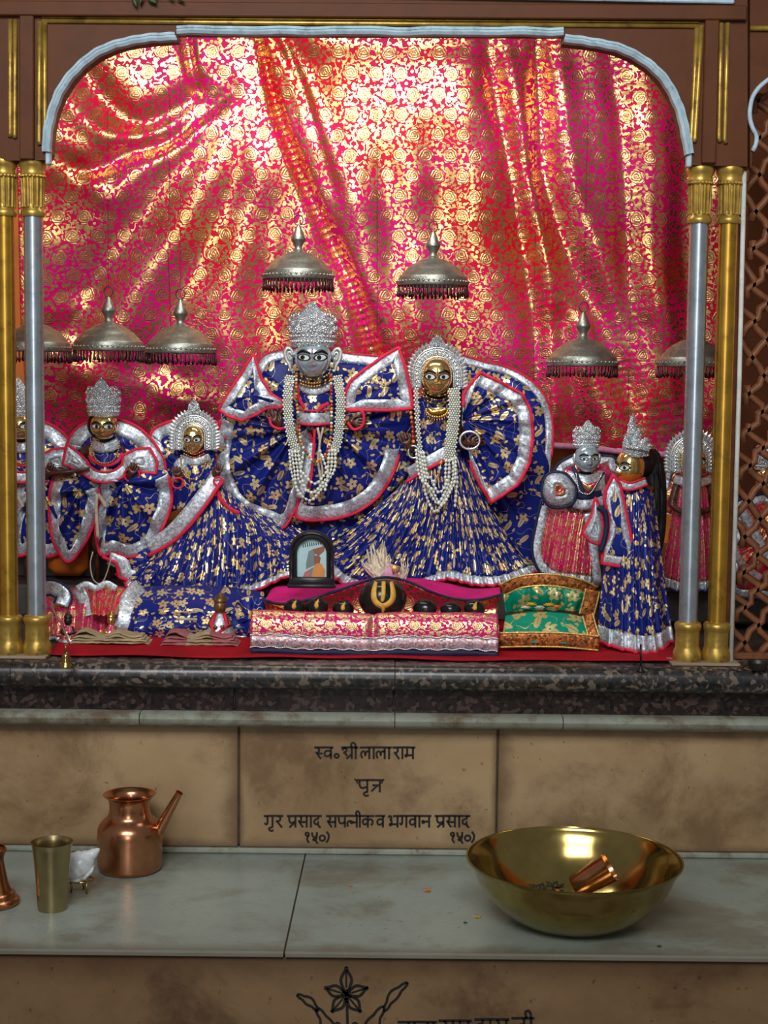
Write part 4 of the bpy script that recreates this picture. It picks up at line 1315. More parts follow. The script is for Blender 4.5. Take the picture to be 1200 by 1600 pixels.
def head(root, cx, cy, w, h, Y, mat, yaw=0.0, roll=0.0, gaze=.0, lower=None, ears=None, liner=True, mark=None, eye=1.0, name='face'):
    """idol head: face with nose, lips and chin; painted eyes set in; w, h in px; yaw > 0 turns towards the right of the picture"""
    s = MPP(Y)
    a, hh, D = w * s / 2, h * s / 2, w * s * .52
    O = P(cx, cy, Y)
    R = Matrix.Rotation(yaw, 3, 'Z') @ Matrix.Rotation(roll, 3, 'Y')
    def bump(x, z):
        z = z / 1.12 + .11
        g = lambda t, k: math.exp(-(t / k) ** 2)
        b = .40 * g(x, .11 + .05 * sstep(.2, -.2, z)) * sstep(.32, -.16, z) * sstep(-.30, -.19, z)
        b += .075 * g(x, .23) * (g(z + .43, .05) + .9 * g(z + .55, .06))
        b += .07 * g(x, .30) * g(z + .80, .15)
        for sg in (-1, 1):
            b -= .07 * g(x - sg * .43, .22) * g(z - .10, .15)
            b += .06 * g(x - sg * .5, .25) * g(z + .28, .24)
            b += .035 * g(x - sg * .42, .30) * g(z - .36, .08)
        return b
    def sg(v, e): return math.copysign(abs(v) ** e, v)
    def shape(th, ph_):
        e = .84
        x = sg(math.cos(th), e) * sg(math.sin(ph_), e)
        y = -sg(math.cos(th), e) * sg(math.cos(ph_), e)
        z = sg(math.sin(th), e)
        jaw = 1 - .20 * sstep(-.15, -1, z)
        x *= jaw
        if y < 0: y -= bump(x, z) * min(1, -y * 1.6)
        return x, y, z
    def wpt(x, y, z): return O + R @ Vector((x * a, y * D, z * hh))
    m = MB()
    n1, n2 = 40, 56
    rows = [[wpt(*shape(-PI / 2 + PI * i / n1, 2 * PI * j / n2)) for j in range(n2 + 1)] for i in range(n1 + 1)]
    m.grid(rows)
    if lower:
        # painted lower half (cheeks and mouth)
        cent = [i // n2 for i in range(n1 * n2)]
        m.mi = [1 if i < n1 * .40 else 0 for i in cent]
        f = m.build(name, [M[mat], M[lower]], root)
    else:
        f = m.build(name, M[mat], root)
    def surf(x, z):
        e = .84
        q = max(0.0, 1 - abs(z) ** (2 / e))
        jaw = 1 - .20 * sstep(-.15, -1, z)
        cx_ = abs(x / jaw) ** (2 / e)
        y = max(0.0, q - cx_) ** (e / 2)
        return -y - bump(x, z) * min(1, y * 1.6)
    for sgn in (-1, 1):
        ex, ez, ew, eh = sgn * .455, .0, .315 * eye, .135 * eye
        def patch(k, lift, mat_, name_, par, ox=0.0, oz=0.0, rr=None):
            rows = []
            for i in range(13):
                u = -1 + 2 * i / 12
                q = []
                for j in range(9):
                    v = -1 + 2 * j / 8
                    if rr:
                        ang_r = math.sqrt(max(0, 1 - u * u))
                        x = ex + ox + u * rr; z = ez + oz + v * ang_r * rr * a / hh
                    else:
                        x = ex + u * ew * k; z = ez + v * eh * k * max(0, 1 - u * u) ** .62 + .02 * u * sgn
                    q.append(wpt(x, surf(x, z) - lift - .02 * (1 - u * u) * (1 - v * v), z))
                rows.append(q)
            return MB().grid(rows, flip=True).build(name_, M[mat_], par, solid=.0004)
        if liner: patch(1.27, .012, 'black', 'eye_liner', root)
        wv = patch(.98, .030, 'eye_white', 'eye', root)
        patch(1, .050, 'black', 'pupil', wv, ox=gaze * .20, rr=.125 * eye)
        if liner:
            br = [(ex - sgn * .36, ez + .17), (ex - sgn * .15, ez + .28), (ex + sgn * .12, ez + .31), (ex + sgn * .38, ez + .17)]
            br = [tuple(p) for p in catmull(br, 12)]
            MB().tube([wpt(x, surf(x, z) - .012, z) for x, z in br], [a * .06 * (.5 + math.sin(PI * (i + .6) / 12.5)) for i in range(12)], 6).build('eyebrow', M['black'], root)
    if mark:
        ps = [wpt(0, surf(0, z) - .012, z) for z in (.14, .24, .36, .46)]
        MB().tube(ps, [a * .03, a * .05, a * .05, a * .02], 6).build('forehead_mark', M[mark], root)
    lp = [(-.16, -.665), (-.08, -.655), (0, -.67), (.08, -.655), (.16, -.665)]
    MB().tube([wpt(x, surf(x, z) - .002, z) for x, z in lp], [a * .012, a * .022, a * .026, a * .022, a * .012], 6).build('mouth', M['lip'], root)
    if ears:
        for sgn in (-1, 1):
            m = MB()
            c = [(1.06, .10), (1.20, .38), (1.42, .45), (1.56, .22), (1.46, -.12), (1.30, -.34), (1.22, -.62), (1.10, -.60)]
            c = [tuple(p) for p in catmull(c, 24)]
            m.tube([wpt(sgn * x, -.05, z) for x, z in c], [a * .09 * (.7 + .3 * math.sin(PI * i / 23)) for i in range(24)], 8)
            c = [tuple(p) for p in catmull([(1.16, .10), (1.26, .26), (1.38, .22), (1.36, .0), (1.22, -.12), (1.20, .02)], 18)]
            m.tube([wpt(sgn * x, -.08, z) for x, z in c], a * .06, 6)
            rows = [[wpt(sgn * (1.12 + .36 * u), .03, .38 - .9 * v - .0 * u) for u in (0, .5, .85 - .5 * v)] for v in (0, .33, .66, 1)]
            m.grid(rows)
            m.build('ear', M[ears], root, solid=.001)
    return wpt

def crown(root, cx, y0, w, h, Y, yaw=0.0, mat='silver_work'):
    """tall embossed crown; y0 = lower edge in px, w and h in px"""
    s = MPP(Y)
    c = P(cx, y0, Y)
    r0, H = w * s / 2, h * s
    n, k = 96, 30
    rows = []
    for i in range(k + 1):
        q = []
        for j in range(n + 1):
            th = -PI + 2 * PI * j / n
            fr = math.exp(-(th / .62) ** 2)
            sd = math.exp(-((abs(th) - 1.25) / .28) ** 2)
            top = .56 + .44 * fr + .10 * sd + .025 * math.cos(th * 14) * (1 - fr)
            t = i / k
            z = t * top
            r = .92 + .12 * math.sin(min(1, z / .75) * PI * .62) - .30 * sstep(.55, 1.0, z)
            rel = .0
            if z > .16: rel = .030 * math.sin(th * 11 + 2 * math.sin(z * 14)) * math.sin(z * 26 + 1.5 * math.cos(th * 7))
            rel += .03 * math.exp(-((z - .06) / .02) ** 2) + .035 * math.exp(-((z - .19) / .018) ** 2)
            edge = sstep(.90, 1.0, t) * .03
            r = r + rel + edge
            a = th + yaw
            q.append(c + Vector((math.sin(a) * r0 * r, -math.cos(a) * r0 * r, z * H)))
        rows.append(q)
    MB().grid(rows, flip=True).build('crown', M[mat], root, solid=.0012)
    m = MB()
    for z, nn, rb in ((.125, 40, .042), (.245, 34, .036)):
        for j in range(nn):
            a = 2 * PI * j / nn
            r = (.92 + .12 * math.sin(z / .75 * PI * .62)) * 1.03
            m.ball(c + Vector((math.sin(a) * r0 * r, -math.cos(a) * r0 * r, z * H)), rb * r0 * 1.6, 6, 4)
    def fpt(u, z, lift=.06):
        r = .92 + .12 * math.sin(min(1, z / .75) * PI * .62) - .30 * sstep(.55, 1.0, z) + lift
        a = u + yaw
        return c + Vector((math.sin(a) * r0 * r, -math.cos(a) * r0 * r, z * H))
    for u, z, nr in ((0, .42, .15), (-.62, .38, .12), (.62, .38, .12), (-1.15, .40, .11), (1.15, .40, .11), (0, .64, .10), (-.33, .56, .08), (.33, .56, .08), (0, .80, .07), (-.32, .36, .08), (.32, .36, .08), (-.9, .52, .08), (.9, .52, .08), (-.9, .33, .07), (.9, .33, .07), (-1.5, .42, .09), (1.5, .42, .09)):
        m.ball(fpt(u, z), nr * r0 * .55, 8, 6)
        for e in range(7):
            g = 2 * PI * e / 7
            m.ball(fpt(u + math.cos(g) * nr * 1.05, z + math.sin(g) * nr * r0 / H * 1.0, .05), nr * r0 * .42, 6, 4)
    m.build('embossed_flowers', M['silver'], root, kind='stuff')
    for sgn in (-1, 1):
        m = MB()
        for (uu, zz, sz) in ((1.05, .60, .17), (1.35, .50, .14), (.72, .62, .12)):
            sp = []
            for i in range(22):
                t = i / 21
                g = t * 4.4 * PI / 2
                rr = sz * (1 - .75 * t)
                sp.append(fpt(sgn * (uu + math.cos(g) * rr * 1.1), zz + .10 + math.sin(g) * rr * r0 / H, .05))
            m.tube(sp, r0 * .05, 6)
        m.build('scroll', M['silver'], root)
    return c

def halo(root, cx, yb, win, hin, wout, hout, Y, htip, mat='pale_silver'):
    """flat arched halo: inner opening win x hin, outer win x hout, lower edge at yb, top ornament up to htip (px)"""
    s = MPP(Y)
    def arch(w, h, n=48, ext=0.0):
        """arch outline from lower left, over the top, to lower right, px"""
        r = w / 2
        st = max(0, h - r)
        pts = [(-r, 0), (-r, -st * .5)] if st > 0 else [(-r, 0)]
        for i in range(n + 1):
            g = PI - PI * i / n
            pts.append((math.cos(g) * r, -st - math.sin(g) * r))
        pts += [(r, -st * .5), (r, 0)] if st > 0 else [(r, 0)]
        return resample(pts, n)
    A, B = arch(win, hin), arch(wout - 16, hout - 8)
    n = len(A)
    m = MB()
    def q(p, dy=0.0): return P(cx + p[0], yb + p[1], Y) + Vector((0, dy, 0))
    rows = [[q(A[i], .003) for i in range(n)], [q(A[i], -.003) for i in range(n)], [q(A[i] * .6 + B[i] * .4, -.0045) for i in range(n)],
            [q(A[i] * .2 + B[i] * .8, -.004) for i in range(n)], [q(B[i], -.003) for i in range(n)], [q(B[i], .003) for i in range(n)], [q(A[i], .003) for i in range(n)]]
    m.grid(rows, flip=True)
    m.build('halo_plate', M['silver_work'], root)
    m = MB()
    for t, r in ((.04, 1.0), (.22, .8), (.80, .8), (.98, 1.0)):
        m.tube([q(A[i] * (1 - t) + B[i] * t, -.0045) for i in range(n)], r * s, 6)
    m.build('halo_rims', M['silver'], root)
    m = MB()
    for i in range(1, n - 1, 2):
        p = A[i] * .49 + B[i] * .51
        m.ball(q(p, -.005), (2.6 * s, 1.6 * s, 2.6 * s), 8, 5)
        for g in np.linspace(0, 2 * PI, 6)[:-1]:
            m.ball(q(p + np.array((math.cos(g), math.sin(g))) * 2.9, -.005), 1.05 * s, 5, 4)
    m.build('halo_bosses', M['silver'], root, kind='stuff')
    m = MB()
    np_ = 30
    C = arch(wout - 16, hout - 8, np_)
    for i in range(np_):
        a, b = C[max(0, i - 1)], C[min(np_ - 1, i + 1)]
        d = b - a; d = d / (np.linalg.norm(d) + 1e-9)
        o = np.array((d[1], -d[0]))
        up = np.array((0, -1.0)) * .45
        o = o + up; o /= np.linalg.norm(o)
        base = C[i]
        e = np.array((-o[1], o[0]))
        L, wd = 11.5, 2.9
        p0 = [q(base - e * wd * .5), q(base + o * L * .55 - e * wd), q(base + o * L), q(base + o * L * .55 + e * wd), q(base + e * wd * .5)]
        mid = q(base + o * L * .5, -.0035)
        m.add(p0 + [mid], [(0, 5, 1), (1, 5, 2), (2, 5, 3), (3, 5, 4), (4, 5, 0)])
    m.build('halo_petals', M['pale_silver'], root, smooth=False, solid=.001, kind='stuff')
    m = MB()
    y0 = -hout + 8
    tip = -htip
    tr = [(-13, y0 + 4), (-15, y0 - 4), (-9, y0 - 9), (-8, (y0 + tip) / 2 - 4), (-4, tip + 4), (0, tip), (4, tip + 4), (8, (y0 + tip) / 2 - 4), (9, y0 - 9), (15, y0 - 4), (13, y0 + 4)]
    m.slab([q(p, -.003) for p in tr], .004)
    for x, y, r in ((0, y0 - 5, 4), (-6, y0 - 2, 2.6), (6, y0 - 2, 2.6), (0, (y0 + tip) / 2 - 5, 3.2), (-5, y0 - 11, 2.2), (5, y0 - 11, 2.2), (0, tip + 3, 2)):
        m.ball(q((x, y), -.004), r * s, 8, 6)
    m.build('halo_finial', M['silver_work'], root, smooth=False)
    # dark head-dress filling the arch above the face
    return q

def body(root, Y, neck, sh, hip, arms, mat='wood_hand', hands=(1, 1), hs=1.0, rt=.028):
    """one continuous carved figure: pelvis, chest, neck, arms bent at the elbow, hands with five fingers.
    neck, hip: px; sh: half shoulder width in px; arms: for each side (elbow, wrist, finger direction), px with depth offset"""
    V, E, Rr = [], [], []
    def add(p, r, par=None):
        V.append(p); Rr.append(r)
        if par is not None: E.append((par, len(V) - 1))
        return len(V) - 1
    s = MPP(Y)
    hp = add(at(hip, Y), rt * 1.15)
    wa = add(at((hip[0] * .5 + neck[0] * .5, hip[1] * .45 + neck[1] * .55), Y), rt * .95, hp)
    ch = add(at((neck[0], neck[1] + sh * .75), Y), rt * 1.1, wa)
    nk = add(at((neck[0], neck[1] + sh * .15), Y), rt * .55, ch)
    add(at((neck[0], neck[1] - sh * .4), Y), rt * .5, nk)
    low = at(hip, Y)
    add(Vector((low.x, low.y, max(low.z - .10, 1.10))), rt * 1.2, hp)
    for sd, (el, wr, fd) in zip((-1, 1), arms):
        so = add(at((neck[0] + sd * sh, neck[1] + sh * .5), Y), rt * .62, ch)
        e = add(at(el, Y), rt * .42, so)
        w_ = add(at(wr, Y), .0075 * hs, e)
        A = at(wr, Y)
        d = Vector(fd).normalized()
        side = d.cross(Vector((0, -1, 0)))
        side = side.normalized() if side.length > .1 else Vector((1, 0, 0))
        nrm = side.cross(d).normalized()
        pl = add(A + d * .012 * hs, .0085 * hs, w_)
        kn = add(A + d * .020 * hs, .0080 * hs, pl)
        for k, ln in enumerate((.019, .022, .021, .016)):
            o = side * ((k - 1.5) * .0058 * hs)
            k0 = add(A + d * .025 * hs + o, .0034 * hs, kn)
            k1 = add(A + d * (.025 + ln * .55) * hs + o * 1.1 + nrm * -.004 * hs, .0031 * hs, k0)
            add(A + d * (.025 + ln * .85) * hs + o * 1.15 + nrm * -.012 * hs, .0026 * hs, k1)
        t0 = add(A + d * .012 * hs - side * .0105 * hs * sd, .0040 * hs, pl)
        t1 = add(A + d * .020 * hs - side * .0150 * hs * sd - nrm * .005 * hs, .0034 * hs, t0)
        add(A + d * .028 * hs - side * .0150 * hs * sd - nrm * .010 * hs, .0028 * hs, t1)
    L = root_loc(root)
    me = bpy.data.meshes.new('body')
    me.from_pydata([tuple(v - L) for v in V], E, [])
    o = bpy.data.objects.new('body', me)
    COL.objects.link(o)
    o.parent = root
    me.materials.append(M[mat])
    sk = o.modifiers.new('skin', 'SKIN')
    sk.use_smooth_shade = True
    if not me.skin_vertices: bpy_layer_add(o)
    for i, sv in enumerate(me.skin_vertices[0].data):
        sv.radius = (Rr[i], Rr[i])
        sv.use_root = (i == 0)
    sb = o.modifiers.new('smooth', 'SUBSURF')
    sb.levels = sb.render_levels = 1
    return o

def bpy_layer_add(o):
    import bmesh
    bm = bmesh.new()
    bm.from_mesh(o.data)
    bm.verts.layers.skin.verify()
    bm.to_mesh(o.data)
    bm.free()

M['pale_silver'] = pm('pale_stamped_silver', (.66, .70, .70), .34, .70, var=.08, scale=60)

def cuff(root, cx, cy, r, Y, mat='piping', rt=1.5, name='cuff', sq=.9):
    MB().tube([P(cx + math.cos(g) * r, cy + math.sin(g) * r * sq, Y) for g in np.linspace(0, 2 * PI, 25)[:-1]], rt * MPP(Y), 7, closed=True).build(name, M[mat], root)
# ================================================================ THE STATUES
def tall_silver_statue():
    Y = 3.40
    r = thing('crowned_statue', 'tallest statue with silver-blue face, tall silver crown and pearl garlands, wide navy robe', 'statue', P(488, 915, Y))
    body(r, 3.425, (490, 598), 38, (488, 760), [((428, 672, -.04), (437, 668, -.095), (-.5, -.3, .75)), ((560, 676, -.04), (543, 661, -.095), (.8, -.4, .0))], rt=.022)
    # cape behind the head
    panel(r, [(398, 575), (412, 556), (440, 547), (490, 543), (545, 552), (585, 556), (612, 560), (640, 600), (645, 660), (600, 740, 0), (400, 740, 0), (346, 650, 0)], (490, 640), 3.44,
          border=15, bulge=.03, nf=6, fa=.004, name='cape', pr=1.6)
    # wide round robe, two halves
    panel(r, [(488, 690), (482, 725), (470, 775), (456, 806), (441, 825), (418, 820), (385, 806), (358, 785), (342, 752), (337, 715), (342, 670), (356, 648, 0), (420, 650, 0), (470, 660, 0)],
          (462, 672), 3.37, border=23, bulge=.028, nf=7, fa=.015, name='robe_half', n=140, rows=16, pr=2.6)
    panel(r, [(489, 690, 0), (483, 740, 0), (470, 785), (462, 806), (480, 812), (512, 812), (548, 804), (585, 782), (608, 752), (622, 718), (626, 692, 0), (650, 640, 0), (560, 645, 0), (510, 660, 0)],
          (520, 668), 3.375, border=23, bulge=.03, nf=7, fa=.015, name='robe_half', n=140, rows=16, pr=2.6)
    panel(r, [(560, 650, 0), (640, 642, 0), (648, 690, 0), (630, 760, 0), (590, 805, 0), (540, 820, 0), (520, 760, 0), (530, 690, 0)], (600, 720), 3.41, border=0, bulge=.01, nf=8, fa=.005, name='under_robe', lace=None, pipe=None)
    band(r, [(488, 692), (484, 715), (478, 745), (468, 778)], 3.345, 13, n=24)
    # the long under-skirt that shows below the robe
    loft(r, [[(392, 778, 3.43), (450, 790, 3.42), (520, 795, 3.42), (600, 770, 3.42), (640, 742, 3.43)], [(400, 840, 3.43), (460, 850, 3.41), (520, 852, 3.40), (590, 840, 3.41), (628, 815, 3.42)],
             [(430, 895, 3.42), (470, 905, 3.405), (520, 908, 3.40), (570, 900, 3.40), (600, 890, 3.41)]], nf=7, fa=.006, swag=3, sa=.010, rows=36, n=110, hem=12, name='under_skirt', rnd=1.0)
    # winged sleeves
    panel(r, [(396, 553), (376, 585), (358, 612), (341, 640), (356, 650), (378, 657), (402, 647), (416, 638), (440, 636), (444, 628), (424, 616), (409, 592)], (395, 618), 3.325,
          border=15, bulge=.012, nf=4, fa=.003, name='sleeve', smooth=False, n=120, pr=2.5)
    panel(r, [(623, 543), (600, 556), (572, 576), (548, 595), (540, 612), (536, 640), (575, 641), (612, 641), (645, 638), (641, 610), (635, 580)], (600, 604), 3.325,
          border=17, bulge=.012, nf=3, fa=.004, name='sleeve', smooth=False, n=120, pr=2.8)
    # chest: printed yoke, lace collar, sash
    loft(r, [[(462, 598, 3.352), (490, 606, 3.335), (520, 598, 3.352)], [(458, 620, 3.345), (490, 622, 3.325), (525, 620, 3.345)], [(460, 645, 3.345), (490, 645, 3.322), (522, 645, 3.345)]],
         nf=2, fa=.001, rows=12, n=30, name='bodice', pipe=None)
    band(r, [(466, 602, .0), (490, 612, -.012), (518, 602, 0)], 3.338, 12, n=24)
    band(r, [(464, 651, 0), (490, 653, -.014), (516, 651, 0)], 3.338, 22, n=24, edges='piping')
    band(r, [(464, 602), (467, 622), (476, 638)], 3.328, 5, 'piping', 'piping', n=14)
    band(r, [(496, 641), (506, 634), (514, 630)], 3.325, 6, 'piping', 'piping', n=10)
    band(r, [(492, 670), (490, 700), (488, 730), (484, 762)], 3.334, 4, 'piping', 'piping', n=20)
    MB().tube([P(x, y, 3.325) for x, y in catmull([(496, 668), (500, 690), (497, 720), (502, 755), (499, 770)], 20)], 2.2 * MPP(3.3), 6).build('tassel_cord', M['cord'], r)
    MB().tube([P(x, y, 3.322) for x, y in catmull([(505, 668), (499, 700), (504, 740), (498, 768)], 20)], 1.8 * MPP(3.3), 6).build('tassel_cord', M['cord'], r)
    # head
    head(r, 489, 559, 56, 64, 3.335, 'face_silver', gaze=-.35, ears='ear', mark='lip')
    crown(r, 488.5, 543, 70, 69, 3.345)
    for y, w in ((590, 25), (596, 27), (601, 26)):
        strand(r, [(489 - w, y - 6), (489 - w * .6, y, -.008), (489, y + 3, -.014), (489 + w * .6, y, -.008), (489 + w, y - 6)], 3.335, 2.2, ['gold_metal', 'gold_metal', 'thread_black'], 'choker', 1.8)
    # garlands
    woven(r, [(454, 588), (450, 620), (452, 655), (458, 690), (464, 706)], 3.31, 18)
    woven(r, [(528, 588), (533, 620), (532, 655), (528, 690), (522, 706)], 3.31, 18)
    for k, (a, b, dep) in enumerate((((456, 706), (524, 704), 782), ((461, 706), (519, 704), 770), ((466, 706), (514, 704), 756), ((452, 704), (529, 702), 764))):
        cx = 490 + (k - 1.5) * 4
        if k < 3:
            pts = [a, (a[0] + 4, 735), (cx - 20, dep - 18), (cx, dep), (cx + 18, dep - 18), (b[0] - 2, 735), b]
            strand(r, pts, 3.312 - k * .003, 2.7, ['pearl'], 'pearl_strand', 2.15, vary=.12)
        else:
            strand(r, [a, (a[0] + 4, 740), (a[0] + 14, 772)], 3.315, 2.4, ['pearl'], 'pearl_strand', 2.2, vary=.12)
    strand(r, [(500, 705), (512, 740), (508, 765)], 3.306, 2.8, ['pearl'], 'pearl_strand', 2.2, vary=.12)
    strand(r, [(474, 708), (470, 740), (478, 766)], 3.306, 2.8, ['pearl'], 'pearl_strand', 2.2, vary=.12)
    strand(r, [(463, 588), (463, 620), (467, 660), (470, 690), (478, 706), (490, 722), (500, 718), (512, 704), (517, 680), (518, 640), (517, 588)], 3.304, 2.5,
           ['bead_red', 'bead_orange', 'bead_orange', 'bead_green', 'bead_red', 'pearl'], 'bead_garland', 2.2)
    band(r, [(545, 642), (566, 643), (567, 664), (553, 671), (543, 660)], 3.315, 4, 'piping', 'cuff', n=24)
    band(r, [(421, 652), (424, 664), (436, 670), (446, 668)], 3.315, 4, 'piping', 'cuff', n=16)
    MB().lathe([(.028, 1.094), (.032, 1.10), (.03, 1.15), (.026, 1.20)], Vector((P(488, 800, 3.43).x, 3.43, 0)), 20).build('pedestal', M['orange_seat'], r)
    return r
tall_silver_statue()

def centre_haloed_statue():
    Y = 3.37
    r = thing('haloed_statue', 'gold-faced statue under a white arched halo, navy pleated skirt, centre right', 'statue', P(690, 915, Y))
    body(r, 3.375, (683, 622), 30, (684, 740), [((650, 690, .0), (641, 705, -.055), (-.35, -.35, .8)), ((720, 700, .0), (726, 694, -.05), (.9, -.4, .25))])
    # dark cape on the right
    panel(r, [(700, 560), (760, 566), (800, 577), (838, 602), (860, 640), (864, 690), (856, 750, 0), (846, 820, 0), (838, 895, 0), (770, 895, 0), (720, 800, 0), (700, 650, 0)], (740, 700), 3.45,
          border=12, bulge=.03, nf=7, fa=.006, name='cape', n=140, rows=18, pr=1.8)
    band(r, [(852, 842), (846, 868), (838, 897)], 3.40, 16, n=16)
    MB().tube([P(x, y, 3.395) for x, y in ((861, 846), (855, 872), (846, 900))], 2.2 * MPP(3.4), 6).build('piping', M['piping'], r)
    # pleated skirt
    loft(r, [[(634, 752, 3.37), (652, 726, 3.345), (685, 716, 3.325), (718, 714, 3.345), (734, 726, 3.37)],
             [(590, 790, 3.36), (630, 790, 3.325), (685, 792, 3.305), (735, 790, 3.325), (772, 800, 3.37)],
             [(530, 838, 3.35), (590, 868, 3.31), (680, 866, 3.285), (750, 862, 3.31), (812, 862, 3.37)],
             [(484, 858, 3.36), (540, 914, 3.30), (625, 925, 3.27), (668, 914, 3.265), (700, 905, 3.262), (745, 914, 3.27), (790, 912, 3.30), (842, 892, 3.37)]],
         nf=26, fa=.0075, rows=44, n=220, hem=14, name='pleated_skirt', rnd=1.2, uvs=.9)
    # bodice
    loft(r, [[(652, 618, 3.355), (684, 624, 3.335), (714, 618, 3.355)], [(652, 665, 3.345), (684, 665, 3.322), (712, 665, 3.345)], [(648, 722, 3.35), (685, 724, 3.325), (722, 718, 3.35)]],
         nf=3, fa=.002, swag=3, sa=.003, rows=24, n=40, name='bodice', pipe=None)
    band(r, [(638, 740, .01), (665, 724, -.005), (698, 706, -.005)], 3.322, 18, n=24)
    MB().tube([P(x, y, 3.312) for x, y in catmull([(634, 754), (662, 736), (700, 717)], 16)], 2.6 * MPP(3.3), 6).build('piping', M['piping'], r)
    # bell sleeve on the right, fanned out
    panel(r, [(750, 582), (782, 597), (816, 616), (829, 640), (833, 680), (828, 722), (810, 757), (768, 785), (752, 760), (737, 732), (733, 706, 0), (722, 660, 0), (724, 615)], (724, 655), 3.33,
          border=21, bulge=.018, nf=11, fa=.0065, name='sleeve', smooth=False, n=150, rows=16, pr=2.8, back=.02)
    panel(r, [(612, 690, 0), (640, 655, 0), (652, 690, 0), (640, 735, 0), (618, 760, 0), (600, 780, 0), (596, 740, 0)], (632, 705), 3.385, border=0, bulge=.01, nf=5, fa=.004, name='sleeve', lace=None, pipe=None)
    # head, halo
    head(r, 682.5, 589, 48, 60, 3.335, 'face_gold', gaze=-.3, mark='lip')
    s = MPP(3.35)
    m = MB()
    m.ball(P(683, 592, 3.362), (25 * s, 18 * s, 34 * s), 20, 14)
    m.build('head_scarf', M['black'], r)
    halo(r, 683, 607, 50, 46, 92, 72, 3.34, 84)
    for y, w in ((617, 22), (623, 24), (629, 22)):
        strand(r, [(684 - w, y - 9), (684 - w * .6, y - 1, -.008), (684, y + 2, -.014), (684 + w * .6, y - 1, -.008), (684 + w, y - 9)], 3.335, 2.2, ['gold_metal', 'gold_metal', 'thread_black'], 'choker', 1.8)
    m = MB()
    for i in range(15):
        g = PI * i / 14
        q = P(683 + 17 * math.cos(g), 640 + 12 * math.sin(g), 3.312)
        m.ball(q, 2.4 * s, 6, 5)
        m.tube([q, q + Vector((math.cos(g) * 3 * s, 0, -7 * s * (.4 + math.sin(g))))], 1.0 * s, 5)
    m.slab([P(683 + 16 * math.cos(g), 638 + 11 * math.sin(g), 3.313) for g in np.linspace(0, PI, 14)] + [P(683 + 10 * math.cos(g), 637 + 4 * math.sin(g), 3.313) for g in np.linspace(PI, 0, 10)], .003)
    m.build('crescent_pendant', M['gold_metal'], r)
    woven(r, [(710, 608), (711, 640), (707, 680), (702, 718)], 3.305, 19)
    woven(r, [(651, 608), (652, 640), (655, 680), (658, 705)], 3.31, 8)
    for k, (a, b, dep) in enumerate((((654, 706), (708, 718), 800), ((658, 708), (702, 720), 786), ((662, 708), (697, 720), 770), ((650, 704), (712, 716), 790))):
        cx = 685 + (k - 1.5) * 3
        strand(r, [a, (a[0] + 6, 745), (cx - 14, dep - 24), (cx, dep), (cx + 15, dep - 24), (b[0] - 1, 750), b], 3.292 - k * .003, 2.7, ['pearl'], 'pearl_strand', 2.15, vary=.12)
    strand(r, [(690, 716), (686, 738), (678, 752)], 3.288, 2.6, ['pearl', 'bead_orange'], 'pearl_strand', 2.2)
    strand(r, [(706, 718), (714, 745), (711, 790)], 3.292, 2.9, ['pearl'], 'pearl_strand', 2.2, vary=.12)
    strand(r, [(642, 645), (644, 665), (646, 690)], 3.315, 3.0, ['bead_red', 'bead_orange', 'pearl'], 'bead_garland', 2.1)
    cuff(r, 734, 688, 15.5, 3.305, 'silver', 2.0, 'bangle')
    cuff(r, 646, 706, 8, 3.312, 'silver', 1.6, 'bangle', 1.2)
    MB().lathe([(.028, 1.094), (.032, 1.10), (.03, 1.15), (.026, 1.20)], Vector((P(688, 800, 3.40).x, 3.40, 0)), 20).build('pedestal', M['orange_seat'], r)
    return r
centre_haloed_statue()

